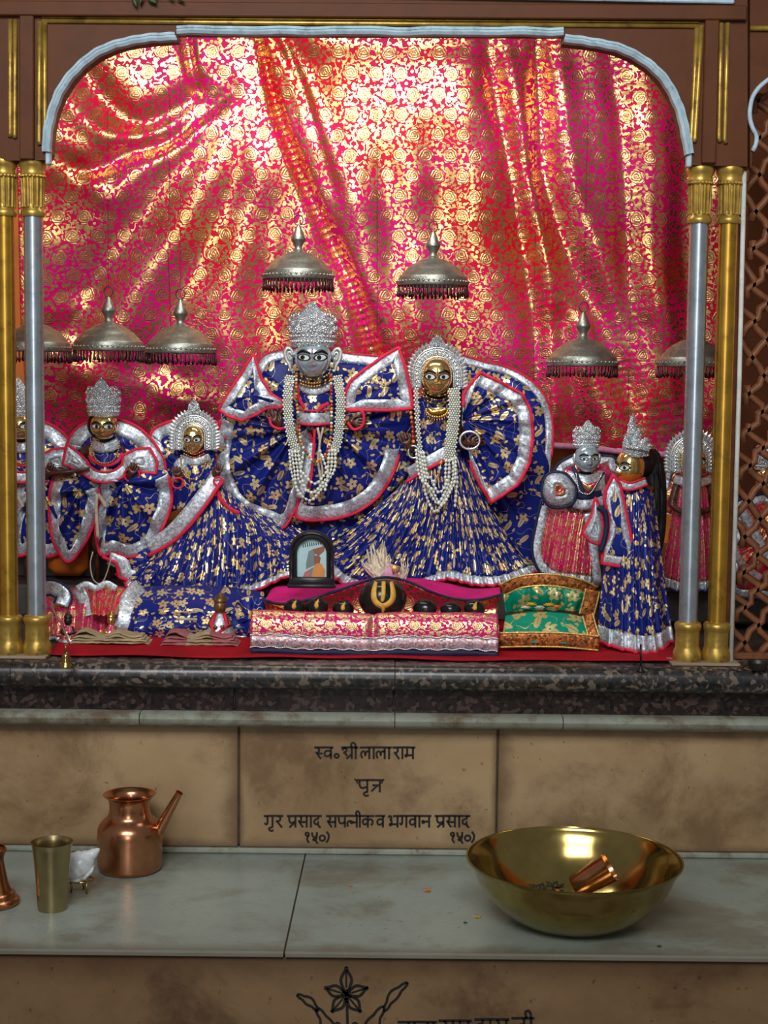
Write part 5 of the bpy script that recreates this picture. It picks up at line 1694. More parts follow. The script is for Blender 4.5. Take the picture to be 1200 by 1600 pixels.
def small_crowned_statue(dx=0, dyp=0, label='', full=True, Yo=0.0):
    """small gold-faced statue with a round navy robe edged in red and silver"""
    o = lambda pts: [(p[0] + dx, p[1] + dyp, *p[2:]) for p in pts]
    r = thing('small_crowned_statue', label, 'statue', P(160 + dx, 900 + dyp, 3.33 + Yo))
    body(r, 3.345 + Yo, (162 + dx, 688 + dyp), 26, (158 + dx, 800 + dyp), [((112 + dx, 735 + dyp, -.01), (108 + dx, 742 + dyp, -.05), (-.9, -.35, .1)), ((206 + dx, 752 + dyp, -.01), (202 + dx, 748 + dyp, -.05), (.35, -.4, .8))], hs=.85, rt=.022)
    # big collar cape behind
    panel(r, o([(106, 692), (118, 672), (136, 660), (165, 655), (192, 657), (222, 672), (245, 698), (258, 722), (252, 752, 0), (200, 752, 0), (130, 745, 0), (104, 720, 0)]), (165 + dx, 705 + dyp), 3.36 + Yo,
          border=24, bulge=.02, nf=4, fa=.003, name='cape', n=120, pr=2.4)
    # robe halves
    panel(r, o([(150, 752, 0), (155, 775), (149, 812), (132, 850), (108, 878), (92, 862), (80, 830), (77, 795), (82, 755), (92, 738, 0), (120, 735, 0)]), (128 + dx, 765 + dyp), 3.315 + Yo,
          border=19, bulge=.022, nf=4, fa=.013, name='robe_half', n=120, pr=2.7)
    panel(r, o([(158, 752), (155, 785), (150, 825), (156, 866), (180, 864), (206, 870), (236, 856), (256, 822), (268, 786), (266, 755), (258, 735, 0), (215, 735, 0)]), (196 + dx, 752 + dyp), 3.32 + Yo,
          border=20, bulge=.028, nf=5, fa=.014, name='robe_half', n=130, pr=2.7)
    # short sleeves and collar in lace
    panel(r, o([(104, 694), (118, 704), (136, 720), (142, 732), (130, 742), (108, 728), (98, 726)]), (118 + dx, 720 + dyp), 3.30 + Yo, border=30, bulge=.01, fabric='silver_lace', lace='silver_lace', smooth=False, name='sleeve', n=70, rows=5, pr=2.3)
    panel(r, o([(192, 712), (212, 702), (234, 700), (246, 722), (244, 740), (222, 738), (204, 728), (190, 736)]), (218 + dx, 722 + dyp), 3.30 + Yo, border=30, bulge=.01, fabric='silver_lace', lace='silver_lace', smooth=False, name='sleeve', n=70, rows=5, pr=2.3)
    loft(r, [o([(140, 690, 3.335 + Yo), (162, 698, 3.31 + Yo), (188, 688, 3.335 + Yo)]), o([(138, 720, 3.32 + Yo), (162, 724, 3.295 + Yo), (192, 720, 3.32 + Yo)]), o([(138, 742, 3.32 + Yo), (162, 750, 3.295 + Yo), (192, 742, 3.32 + Yo)])],
         nf=2, fa=.001, rows=12, n=30, name='bodice', fabric='navy', pipe=None)
    band(r, o([(143, 696, .01), (164, 700, -.01), (186, 692, .01)]), 3.31 + Yo, 16, n=20)
    band(r, o([(138, 712, 0), (150, 722, -.01), (166, 727, -.012), (182, 722, -.01), (192, 708, 0)]), 3.302 + Yo, 5, 'piping', 'piping', n=24)
    band(r, o([(130, 730, 0), (146, 742, -.01), (164, 746, -.012), (182, 742, -.01), (196, 732, 0)]), 3.298 + Yo, 16, n=24, edges='piping')
    strand(r, o([(143, 690), (144, 706), (152, 720), (164, 724), (176, 720), (184, 706), (186, 690)]), 3.292 + Yo, 1.7, ['gold_metal'], 'necklace', 2.0)
    band(r, o([(152, 772), (150, 790), (151, 812), (153, 840)]), 3.285 + Yo, 5, 'cord', 'ribbon', n=16)
    band(r, o([(153, 772), (160, 782), (165, 792)]), 3.285 + Yo, 5, 'cord', 'ribbon', n=10)
    cuff(r, 206 + dx, 742 + dyp, 12, 3.29 + Yo, 'piping', 1.6)
    MB().tube([P(x + dx, y + dyp, 3.285 + Yo) for x, y in ((70, 741), (100, 738), (140, 733))], 3.2 * MPP(3.3), 8).build('flute', M['wood_hand'], r)
    head(r, 163 + dx, 666 + dyp, 42, 42, 3.305 + Yo, 'face_gold', gaze=.3)
    s = MPP(3.33)
    MB().ball(P(160 + dx, 664 + dyp, 3.33 + Yo), (24 * s, 12 * s, 23 * s), 18, 12).build('dark_hair', M['hair'], r)
    crown(r, 162 + dx, 650 + dyp, 50, 60, 3.315 + Yo)
    if full:
        m = MB()
        c = P(103 + dx, 880 + dyp, 3.36)
        m.box(Vector((c.x, 3.385, 1.155)), (.088, .05, .10), None, .018)
        m.build('seat', M['orange_seat'], r)
    m = MB()
    for x in (152, 170):
        a = P(x + dx, 835 + dyp, 3.36)
        m.tube([a, Vector((a.x, 3.36, 1.10))], .006, 8)
    m.build('leg_post', M['wood_hand'], r)
    return r
small_crowned_statue(0, 0, 'small gold-faced statue with silver crown right beside the left silver pillar, round navy robe')
small_crowned_statue(-129, 0, 'statue mostly hidden behind the two left pillars, silver crown showing between them', full=False, Yo=.03)

def small_haloed_statue():
    r = thing('small_haloed_statue', 'small gold-faced statue with a white arched halo, left of the tallest statue', 'statue', P(310, 915, 3.30))
    body(r, 3.345, (303, 712), 24, (310, 790), [((285, 745, -.01), (281, 752, -.045), (-.2, -.4, .8)), ((332, 742, -.01), (338, 748, -.045), (.2, -.4, .8))], hs=.8, rt=.02)
    panel(r, [(235, 680), (262, 660), (300, 655), (345, 665), (352, 720, 0), (330, 790, 0), (270, 790, 0), (250, 735, 0)], (300, 725), 3.37, border=20, bulge=.02, nf=5, fa=.004, name='cape', pr=2.6)
    # skirt gathered at the hip and spread wide to the right
    loft(r, [[(262, 840, 3.335), (300, 800, 3.315), (330, 762, 3.31), (342, 750, 3.315), (360, 770, 3.34), (400, 800, 3.36), (455, 818, 3.39)],
             [(228, 872, 3.33), (275, 850, 3.285), (325, 830, 3.27), (362, 825, 3.28), (405, 835, 3.31), (450, 845, 3.34), (490, 846, 3.38)],
             [(196, 886, 3.33), (250, 893, 3.26), (320, 897, 3.24), (370, 893, 3.25), (420, 884, 3.28), (465, 876, 3.32), (510, 868, 3.37)],
             [(182, 896, 3.33), (205, 918, 3.27), (255, 932, 3.25), (330, 938, 3.22), (390, 926, 3.235), (440, 904, 3.27), (480, 892, 3.32), (520, 884, 3.37)]],
         nf=15, fa=.009, rows=40, n=200, hem=14, name='gathered_skirt', rnd=1.4, uvs=.9)
    loft(r, [[(160, 868, 3.335), (200, 868, 3.32), (262, 842, 3.32)], [(186, 890, 3.33), (225, 880, 3.31), (280, 862, 3.30)], [(204, 915, 3.32), (240, 905, 3.30), (290, 890, 3.29)]],
         nf=3, fa=.004, swag=2, sa=.006, rows=24, n=60, name='skirt_tail', pipe=None)
    band(r, [(170, 872), (192, 880), (198, 898), (222, 905), (236, 922)], 3.295, 20, n=30, smooth=False)
    MB().tube([P(x, y, 3.288) for x, y in resample([(160, 870), (182, 880), (186, 902), (214, 912), (226, 926)], 24)], 2.8 * MPP(3.3), 6).build('piping', M['piping'], r)
    # bodice, sleeve, wrapped veil edge
    loft(r, [[(278, 712, 3.34), (304, 718, 3.31), (334, 710, 3.34)], [(272, 748, 3.32), (306, 745, 3.295), (342, 742, 3.33)], [(268, 800, 3.335), (308, 785, 3.30), (345, 760, 3.33)]],
         nf=3, fa=.003, swag=2, sa=.004, rows=20, n=40, name='bodice', pipe=None)
    band(r, [(284, 716, .01), (305, 722, -.008), (328, 714, .01)], 3.31, 12, n=18)
    panel(r, [(270, 735, 0), (276, 718, 0), (290, 716, 0), (294, 735, 0), (286, 752, 0), (272, 752, 0)], (282, 735), 3.31, border=0, bulge=.012, fabric='silver_lace', lace=None, pipe=None, name='sleeve', n=40, rows=6)
    band(r, [(342, 742, .0), (318, 775, -.012), (288, 812, -.01), (262, 838, .0), (232, 856, .01)], 3.30, 24, n=40)
    MB().tube([P(x, y, 3.278 + k) for x, y, k in catmull([(346, 752, .01), (325, 785, 0), (296, 822, 0), (268, 848, .008), (232, 868, .016)], 30)], 3 * MPP(3.3), 6).build('piping', M['piping'], r)
    cuff(r, 278, 755, 9, 3.285, 'piping', 1.6)
    cuff(r, 341, 752, 7, 3.285, 'piping', 1.8)
    band(r, [(338, 762), (345, 780), (360, 795), (374, 802)], 3.29, 6, 'piping', 'piping', n=20)
    strand(r, [(283, 712), (284, 735), (296, 748), (312, 744), (320, 728), (322, 712)], 3.288, 1.5, ['gold_metal'], 'necklace', 2.0)
    head(r, 302, 687, 33, 46, 3.315, 'face_gold', gaze=-.25)
    s = MPP(3.34)
    MB().ball(P(302, 686, 3.335), (18 * s, 12 * s, 26 * s), 18, 12).build('head_scarf', M['black'], r)
    halo(r, 303, 703, 33, 39, 76, 62, 3.32, 80)
    for y in (708, 713):
        strand(r, [(288, y - 4), (303, y + 2, -.008), (318, y - 4)], 3.315, 1.7, ['gold_metal', 'bead_red'], 'choker', 1.9)
    return r
small_haloed_statue()

def small_silver_statue():
    r = thing('small_silver_statue', 'small statue with silver face and crown in a pink and silver dress, right side', 'statue', P(900, 915, 3.22))
    body(r, 3.25, (916, 735), 24, (905, 810), [((872, 770, -.01), (885, 785, -.03), (.5, -.6, -.3)), ((945, 775, -.01), (950, 785, -.03), (.3, -.6, -.5))], hs=.75, rt=.02)
    panel(r, [(866, 735), (885, 716), (912, 708), (945, 712), (962, 718), (965, 760, 0), (930, 790, 0), (860, 780, 0)], (910, 745), 3.28, border=14, bulge=.015, fabric='pink_brocade', pipe='navy_piping', name='cape', nf=4, fa=.003, pr=2.2)
    loft(r, [[(852, 782, 3.25), (880, 785, 3.225), (905, 786, 3.21), (930, 785, 3.225), (945, 800, 3.25)],
             [(842, 835, 3.25), (872, 842, 3.22), (900, 845, 3.205), (925, 845, 3.215), (940, 850, 3.24)],
             [(838, 880, 3.26), (860, 908, 3.22), (890, 915, 3.20), (918, 918, 3.20), (938, 918, 3.23)]],
         nf=9, fa=.007, rows=30, n=110, hem=17, fabric='pink_brocade', pipe='navy_piping', name='pleated_skirt', rnd=1.0, uvs=.9)
    band(r, [(850, 790), (843, 825), (838, 860), (845, 885), (862, 905)], 3.235, 15, n=30)
    MB().tube([P(x, y, 3.228) for x, y in catmull([(846, 782), (838, 815), (831, 855), (838, 885), (856, 908)], 26)], 2.4 * MPP(3.2), 6).build('piping', M['navy_piping'], r)
    band(r, [(918, 800), (925, 840), (930, 880), (934, 912)], 3.205, 14, n=20)
    # sleeves
    panel(r, [(850, 748), (862, 738), (882, 740), (894, 752), (900, 764), (896, 784), (878, 793), (858, 790), (847, 772)], (872, 763), 3.20, border=19, bulge=.016, fabric='red_brocade', pipe='navy_piping', name='sleeve', n=80, rows=6, pr=2.6)
    loft(r, [[(888, 735, 3.235), (916, 742, 3.21), (944, 735, 3.235)], [(882, 765, 3.22), (914, 772, 3.195), (946, 765, 3.22)], [(884, 792, 3.225), (914, 796, 3.20), (944, 792, 3.225)]],
         nf=2, fa=.001, rows=12, n=30, fabric='silver_lace', name='bodice', pipe=None)
    panel(r, [(908, 752, 0), (918, 757, 0), (934, 752, 0), (928, 766, 0), (918, 771, 0), (911, 765, 0)], (920, 761), 3.188, border=0, fabric='red_brocade', lace=None, pipe=None, bulge=.004, name='yoke', n=30, rows=4, smooth=False)
    band(r, [(895, 728, .01), (902, 745, -.002), (908, 762, -.005), (912, 770, -.005)], 3.19, 6, 'navy_piping', 'piping', n=16)
    band(r, [(944, 738, .01), (935, 752), (926, 768, -.004)], 3.19, 3, 'navy_piping', 'piping', n=12)
    band(r, [(897, 772, .01), (915, 776, -.008), (940, 770, .01)], 3.195, 10, 'navy_piping', 'sash', n=20)
    band(r, [(896, 785, .01), (915, 789, -.008), (944, 782, .01)], 3.195, 16, n=20)
    strand(r, [(900, 740), (905, 765), (915, 772), (925, 768), (940, 742)], 3.186, 1.3, ['silver'], 'necklace', 2.0)
    head(r, 917, 716, 37, 44, 3.215, 'face_silver', yaw=.12, gaze=-.1, ears=None, liner=True, eye=.85)
    m = MB()
    s = MPP(3.22)
    for dx in (-19, 19):
        m.ball(P(917 + dx, 716, 3.222), (3.4 * s, 4 * s, 8 * s), 8, 7)
    m.build('ear', M['ear'], r)
    crown(r, 916, 700, 40, 44, 3.225)
    return r
small_silver_statue()

def long_haired_statue():
    r = thing('long_haired_statue', 'statue in profile with gold and orange face and long black hair, navy robe', 'statue', on_floor(992, 1012))
    body(r, 3.06, (993, 752), 22, (988, 860), [((960, 800, -.01), (950, 830, -.02), (-.2, -.5, -.8)), ((1010, 800, .01), (990, 850, -.02), (-.2, -.5, -.8))], hs=.75, rt=.024)
    # robe to the floor
    loft(r, [[(958, 760, 3.05), (980, 758, 3.02), (1005, 760, 3.02), (1022, 770, 3.06)],
             [(946, 850, 3.03), (975, 852, 2.985), (1010, 852, 2.985), (1032, 856, 3.05)],
             [(938, 930, 3.02), (970, 936, 2.965), (1012, 938, 2.96), (1042, 936, 3.04)],
             [(932, 1000, 3.01), (965, 1012, 2.945), (1008, 1020, 2.935), (1030, 1016, 2.96), (1052, 1000, 3.03)]],
         nf=7, fa=.006, rows=40, n=110, hem=24, name='robe', rnd=1.2)
    band(r, [(962, 752, .01), (984, 760, -.012), (1010, 752, .0)], 3.012, 11, n=20, edges='piping')
    # front panel: lace edged in red
    panel(r, [(958, 742), (968, 756), (976, 790), (984, 830), (992, 872), (991, 886), (965, 884), (940, 880), (942, 858), (950, 838), (952, 800), (944, 784), (946, 766)], (966, 830), 2.985, border=15, bulge=.008, fabric='navy', name='front_panel', smooth=False, n=120, rows=8, pr=3)
    panel(r, [(930, 778), (924, 806), (910, 832), (922, 846), (936, 850), (942, 826), (938, 796)], (928, 830), 2.99, border=26, bulge=.008, fabric='silver_lace', lace='silver_lace', name='sleeve', smooth=False, n=70, rows=5, pr=2.8)
    MB().tube([P(x, y, 2.975) for x, y in catmull([(934, 792), (945, 800), (948, 822), (944, 845), (938, 862)], 20)], 4.2 * MPP(3), 8).build('piping', M['navy_piping'], r)
    w = head(r, 985, 730, 42, 54, 3.03, 'face_gold', yaw=-1.02, gaze=.0, lower='orange_seat', eye=1.05)
    s = MPP(3.05)
    # hair: one mass with strands, falling behind the shoulder
    m = MB()
    rnd = random.Random(3)
    rows = []
    hp = catmull([(1008, 702, 16), (1012, 712, 20), (1018, 745, 21), (1022, 790, 19), (1023, 830, 16), (1023, 858, 11), (1022, 874, 5)], 30)
    for i, (x, y, w_) in enumerate(hp):
        c = P(x, y, 3.075)
        row = []
        for g in np.linspace(0, 2 * PI, 41):
            k = 1 + .06 * math.sin(g * 9 + i * .1) + .03 * math.sin(g * 17 + i * .22)
            row.append(c + Vector((math.cos(g) * w_ * s * k, math.sin(g) * 12 * s * k, 0)))
        rows.append(row)
    m.grid(rows, flip=True)
    m.ball(P(1001, 722, 3.06), (22 * s, 24 * s, 26 * s), 20, 14)
    for k in range(34):
        x0 = 1000 + rnd.uniform(0, 38)
        pts = [(x0 - 2, 725), (x0 + 1, 780), (x0 - 2, 830), (x0 * .5 + 510, 865 + rnd.uniform(0, 14))]
        m.tube([P(x, y, 3.05 + rnd.uniform(0, .02)) for x, y in catmull(pts, 10)], .9 * s, 4)
    m.build('hair', M['hair'], r)
    # silver crest of leaves
    m = MB()
    c0 = P(990, 712, 3.04)
    def leaf(base, tip, wd, dy=0):
        b, t = P(base[0], base[1], 3.02 + dy), P(tip[0], tip[1], 3.02 + dy)
        d = t - b
        e = Vector((-d.z, 0, d.x)).normalized() * wd * s
        pr = [(0, .35), (.25, .9), (.5, 1), (.75, .7), (1, .05)]
        L_ = [b + d * q + e * k for q, k in pr]; C_ = [b + d * q + Vector((0, -.004, 0)) for q, k in pr]; R_ = [b + d * q - e * k for q, k in pr]
        m.grid([L_, C_, R_])
        for q, k in pr[:-1]:
            for sg_ in (-1, 1):
                m.tube([b + d * q, b + d * (q + .18) + e * k * sg_], 1.0 * s, 4)
    leaf((985, 700), (989, 646), 7); leaf((990, 700), (1000, 668), 6, -.004); leaf((996, 702), (1012, 684), 6, -.006)
    leaf((982, 702), (978, 678), 5, -.004); leaf((1003, 704), (1018, 694), 5, .0)
    m.build('crest_leaf', M['silver_work'], r, smooth=False, solid=.001)
    m = MB()
    for k in range(4):
        m.tube([P(x, y - k * 4.2, 3.035 + dy) for x, y, dy in catmull([(974, 704, -.01), (984, 710, -.028), (998, 713, -.03), (1013, 711, -.012)], 16)], 2.6 * s, 6)
    for k in range(12):
        q = catmull([(976, 698, -.02), (988, 699, -.032), (1000, 701, -.032), (1012, 703, -.016)], 12)[k]
        m.ball(P(q[0], q[1], 3.03 + q[2]), 3.0 * s, 6, 5)
    m.build('crown', M['silver_work'], r)
    return r
long_haired_statue()

def pink_statue(px, label, Yo=0.0, face='face_gold', kind='pink_dressed_statue'):
    """statue in a pink dress whose head is behind the silver pillar"""
    dx = px - 1083
    r = thing(kind, label, 'statue', P(px, 915, 3.30 + Yo))
    Y = 3.31 + Yo
    body(r, Y, (px, 740), 24, (px, 810), [((px - 34, 790, -.01), (px - 18, 800, -.04), (.6, -.5, .2)), ((px + 34, 790, -.01), (px + 18, 800, -.04), (-.6, -.5, .2))], hs=.75, rt=.02)
    head(r, px, 722, 40, 46, Y - .03, face)
    halo(r, px, 738, 38, 42, 88, 66, Y - .02, 98)
    panel(r, [(px - 46, 745), (px - 30, 726), (px, 720), (px + 34, 726), (px + 48, 745), (px + 46, 800, 0), (px - 46, 800, 0)], (px, 770), Y + .03, border=12, fabric='red_brocade', bulge=.01, name='cape', nf=4, fa=.003, pipe='piping')
    band(r, [(px - 30, 748, .01), (px, 756, -.015), (px + 30, 748, .01)], Y - .02, 14, n=20)
    loft(r, [[(px - 26, 752, Y), (px, 758, Y - .035), (px + 26, 752, Y)], [(px - 38, 830, Y), (px, 835, Y - .05), (px + 36, 830, Y)], [(px - 52, 915, Y), (px - 10, 926, Y - .065), (px + 46, 918, Y)]],
         nf=8, fa=.007, rows=34, n=100, hem=16, fabric='pink_brocade', pipe='navy_piping', name='pleated_dress', rnd=1.0, uvs=.9)
    return r
pink_statue(1083, 'pink dressed statue whose face is hidden behind the right silver pillar')

def lattice_side_statue():
    px, Y = 1200, 3.22
    r = thing('seated_statue', 'statue in pink, red and silver cloth seen through the brown lattice', 'statue', P(px, 930, Y))
    body(r, Y, (px, 770), 24, (px, 840), [((px - 30, 810, -.01), (px - 18, 830, -.04), (.6, -.5, .2)), ((px + 34, 810, -.01), (px + 18, 830, -.04), (-.6, -.5, .2))], hs=.75, rt=.02)
    head(r, px, 750, 36, 44, Y - .03, 'face_gold')
    crown(r, px, 734, 44, 50, Y - .02)
    panel(r, [(1150, 790), (1166, 778), (1200, 772), (1235, 790), (1252, 860), (1240, 930), (1180, 935), (1140, 925), (1138, 860)], (1180, 850), Y - .04, border=14, fabric='red_brocade', pipe='navy_piping', bulge=.03, nf=7, fa=.006, name='dress', pr=2.4)
    band(r, [(1152, 786), (1168, 812), (1186, 845), (1204, 880)], Y - .075, 15, n=26)
    band(r, [(1142, 840), (1158, 880), (1190, 905)], Y - .075, 12, 'pink_lace', n=26)
    return r
lattice_side_statue()
# ================================================================ THINGS ON THE FLOOR OF THE SHRINE
def red_cloth():
    m = MB()
    n, k = 90, 24
    x0, x1 = P(78, 1030, 2.9).x, P(1072, 1040, 2.9).x
    rows, uvs = [], []
    for i in range(k):
        t = i / (k - 1)
        r = []
        for j in range(n):
            u = j / (n - 1)
            x = x0 + (x1 - x0) * u
            yf = 2.845 + .006 * math.sin(u * 17) + .010 * sstep(.05, 0, u) + .015 * sstep(.92, 1, u)
            y = yf + (3.32 - yf) * t
            z = FLOOR_Z + .0022 + .0016 * (1 + mnoise.noise(Vector((x * 7, y * 16, 1)))) + .0012 * (1 + math.sin(x * 26 + y * 40))
            r.append(Vector((x, y, z)))
        rows.append(r); uvs.append([(p.x, p.y) for p in r])
    m.grid(rows, uvs)
    o = m.build('red_floor_cloth', M['red_cloth'], solid=.0012, off=1)
    tag(o, 'red cloth spread over the shrine floor under all the offerings', 'cloth')
red_cloth()

def bed():
    """low wooden bed with a brocade cover; the black stones lie on it"""
    Yf, Yb = 2.885, 3.02
    xa, xb = P(392, 1000, Yf).x, P(778, 1000, Yf).x
    zt, zb = P(585, 963, Yf).z, P(585, 1030, Yf).z
    cx = (xa + xb) / 2
    r = thing('low_bed', 'low bed covered in pink and gold brocade with a silver trimmed hanging edge, centre', 'bed', (cx, 2.97, FLOOR_Z + .005))
    dz = (xb - xa) * math.tan(math.radians(.2))
    MB().box((cx, (Yf + Yb) / 2, FLOOR_Z + .034), (xb - xa - .012, Yb - Yf - .03, .040), None, .004).build('bed_frame', M['wood_hand'], r, smooth=False)
    for sx in (xa + .06, xb - .06):
        for sy in (Yf + .03, Yb - .03):
            MB().lathe([(.011, FLOOR_Z + .007), (.013, FLOOR_Z + .016), (.009, FLOOR_Z + .022), (.012, FLOOR_Z + .05)], (sx, sy, 0), 14).build('leg', M['wood_hand'], r)
    # cover: top and hanging front in one piece, slightly uneven
    n = 110
    def sect(u):
        x = xa + (xb - xa) * u
        sag = .003 * math.sin(u * 9 + 1) + .002 * math.sin(u * 23)
        dent = .010 * math.exp(-((u - .495) / .012) ** 2)
        pad = .010
        return [(x, Yb, zt - .019), (x, Yf + .070, zt - .018), (x, Yf + .045, zt - .007), (x, Yf + .022, zt + .004 + sag * .5 - dent * .3), (x, Yf + .006, zt + .001 + sag * .4), (x, Yf - .004 + dent, zt - .012), (x, Yf - .007 + dent * .8, zt - .030 + sag * .3), (x, Yf - .006 + dent * .4, zt - .043 + sag * .5)], sag
    rows = [[] for _ in range(24)]
    low = []
    for j in range(n):
        s_, sag = sect(j / (n - 1))
        c = catmull(s_, 24)
        for k in range(24): rows[k].append(Vector(c[k]))
        low.append(Vector(c[-1]))
    uv = [[(p.x, k * .0105) for p in r_] for k, r_ in enumerate(rows)]
    MB().grid(rows, uv, flip=True).build('bed_cover', M['pink_brocade'], r, solid=.0015)
    def strip(z0, z1, mat, name, dy=0):
        a = [p + Vector((0, -.0012 - dy, z0 + .0012 * math.sin(p.x * 60))) for p in low]
        c = [p + Vector((0, -.0016 - dy, (z0 + z1) / 2)) for p in low]
        b = [p + Vector((0, -.0010 - dy, z1 + .0014 * math.sin(p.x * 43))) for p in low]
        MB().grid([a, c, b], flip=True).build(name, M[mat], r, solid=.0014)
        return a, b
    a, b = strip(.006, -.020, 'pink_lace', 'lace_border')
    strip(-.020, -.033, 'navy_piping', 'hanging_edge')
    for zz, rad in ((.005, .0016), (-.0185, .0018)):
        m = MB()
        for j in range(0, n - 1):
            for q in (0, .5):
                p = low[j].lerp(low[j + 1], q) + Vector((0, -.003, zz + .0013 * math.sin(j * .9)))
                m.ball(p, rad, 5, 4)
        m.build('silver_braid', M['silver'], r, kind='stuff')
    for x, sg in ((xa, -1), (xb, 1)):
        m = MB()
        rr = [[Vector((x + sg * .001, y, z)) for y in np.linspace(Yf - .004, Yb, 8)] for z in (zt - .014, zt - .03, zt - .058)]
        m.grid(rr, flip=sg > 0)
        m.build('side_hanging', M['pink_brocade'], r, solid=.0015)
    return zt, Yf
BED_Z, BED_Y = bed()

def bolster():
    """pink quilt with a dark edge, its border arched over the big stone"""
    r = thing('folded_quilt', 'pink quilt with black piped edge folded up behind the black stones', 'quilt', P(590, 945, 3.03))
    top = [(412, 938), (440, 944), (480, 938), (520, 926), (560, 912), (590, 904), (610, 903), (640, 910), (675, 926), (710, 936), (745, 938), (782, 930)]
    bot = [(420, 968), (500, 972), (600, 972), (700, 972), (775, 966)]
    T, B = catmull(top, 100), catmull(bot, 100)
    rows, uv = [], []
    for k in range(14):
        t = k / 13
        rw = []
        for j in range(100):
            p = T[j] * (1 - t) + B[j] * t
            rw.append(P(p[0], p[1], 3.036 + .012 * t + .004 * math.sin(j * .35) * (1 - t) + .015 * math.sin(PI * t)))
        rows.append(rw); uv.append([(p.x, p.z) for p in rw])
    MB().grid(rows, uv, flip=True).build('inner_side', M['red_brocade'], r, solid=.002)
    MB().tube([p + Vector((0, -.001, .001)) for p in rows[0]], 2.0 * MPP(3.0), 6).build('piping', M['navy_piping'], r)
    # the part folded over to the back, lying on the ledge behind
    for nm, tp, lowr in (('left_flap', [(416, 935), (430, 918), (470, 916), (520, 915), (560, 908), (585, 903)], [(412, 938), (440, 944), (480, 938), (520, 926), (560, 912), (588, 904)]),
                         ('right_flap', [(620, 903), (660, 905), (700, 912), (740, 920), (782, 918)], [(612, 904), (645, 912), (690, 931), (735, 939), (782, 930)])):
        A, C = catmull(lowr, 50), catmull(tp, 50)
        rr = []
        for k in range(10):
            t = k / 9
            rr.append([P(*(A[j] * (1 - t) + C[j] * t), 3.038 + .15 * t + .005 * math.sin(j * .5) * t * (1 - t) * 4) for j in range(50)])
        MB().grid(rr, [[(p.x, p.y) for p in q] for q in rr]).build('flap', M['plain_pink'], r, solid=.002)
    MB().box(Vector((P(590, 930, 3.1).x, 3.20, 1.06)), (.46, .16, .06), None, .01).build('quilt_fold', M['plain_pink'], r)
bolster()

def stones():
    Y = 2.985
    def stone(px, py, w, h, Yd, label, name='sacred_stone', grp='small black stones on the low bed', mark=None, big=False):
        s = MPP(Yd)
        c = P(px, py, Yd)
        root = thing(name, label, 'stone', Vector((c.x, c.y, c.z - h * s / 2)), grp)
        m = MB()
        rx, rz = w * s / 2, h * s / 2
        rows = []
        rnd = px * .1
        for i in range(25):
            t = PI * i / 24
            q = []
            for j in range(37):
                g = 2 * PI * j / 36
                d = Vector((math.sin(t) * math.cos(g), math.sin(t) * math.sin(g), math.cos(t)))
                k = 1 + .05 * mnoise.noise(d * 1.6 + Vector((rnd, 0, 0))) + .012 * mnoise.noise(d * 6)
                q.append(c + Vector((d.x * rx * k, d.y * rx * .9 * k, d.z * rz * k)))
            rows.append(q)
        m.grid(rows)
        m.build('body', M['stone_black'], root)
        def on(x, z, lift=.0006):
            """front of the stone at px offset (x, z up)"""
            u, v = x * s / rx, z * s / rz
            return c + Vector((u * rx, -math.sqrt(max(.02, 1 - u * u - v * v)) * rx * .9 * 1.02 - lift, v * rz))
        if mark == 'drop':
            m = MB()
            m.tube([on(1, h * .05), on(0, h * .14), on(0, h * .26), on(3, h * .44)], [2.4 * s, 3.6 * s, 3.0 * s, 1.0 * s], 8, flat=.4)
            m.build('paste_mark', M['tilak'], root)
        if mark == 'u':
            def strokes(pts, wd):
                pp = catmull(pts, 14)
                L_, R_ = [], []
                for i in range(14):
                    a, b = pp[max(0, i - 1)], pp[min(13, i + 1)]
                    d = (b - a)[:2]; d = d / (np.linalg.norm(d) + 1e-9)
                    nn = np.array((-d[1], d[0])) * pp[i][2] / 2
                    L_.append(pp[i][:2] + nn); R_.append(pp[i][:2] - nn)
                return [[on(*p) for p in L_], [on(*((a + b) / 2), .0012) for a, b in zip(L_, R_)], [on(*p) for p in R_]]
            m = MB()
            m.grid(strokes([(-11, 29, 5), (-14, 16, 8), (-13, 4, 9), (-6, -4, 9), (0, -6, 9)], 0))
            m.grid(strokes([(13, 29, 5), (16, 16, 8), (15, 4, 9), (7, -4, 9), (0, -6, 9)], 0))
            m.grid(strokes([(1, 30, 6), (1, 16, 6.5), (0, 6, 6), (-1, 1, 3)], 0))
            m.grid(strokes([(0, -6, 8), (1, -12, 5), (0, -18, 2)], 0))
            m.build('painted_mark', M['tilak'], root, solid=.0006)
    stone(598, 936, 76, 63, 2.985, 'large round black stone with a yellow forked mark, centre of the low bed', 'large_sacred_stone', None, 'u')
    z = 951
    stone(460, 950, 34, 30, 2.975, 'small black stone with a yellow drop, first from the left end of the bed', mark='drop')
    stone(495, 949, 36, 32, 2.975, 'small black stone with a yellow drop, second from the left end of the bed', mark='drop')
    stone(536, 952, 34, 28, 2.975, 'small black stone with a yellow drop beside the big stone, on its left', mark='drop')
    stone(664, 951, 38, 30, 2.975, 'plain small black stone just right of the big marked stone')
    stone(704, 953, 34, 26, 2.975, 'plain small black stone, second one right of the big marked stone')
    stone(741, 952, 34, 29, 2.975, 'small black stone with a yellow drop at the right end of the bed', mark='drop')
stones()

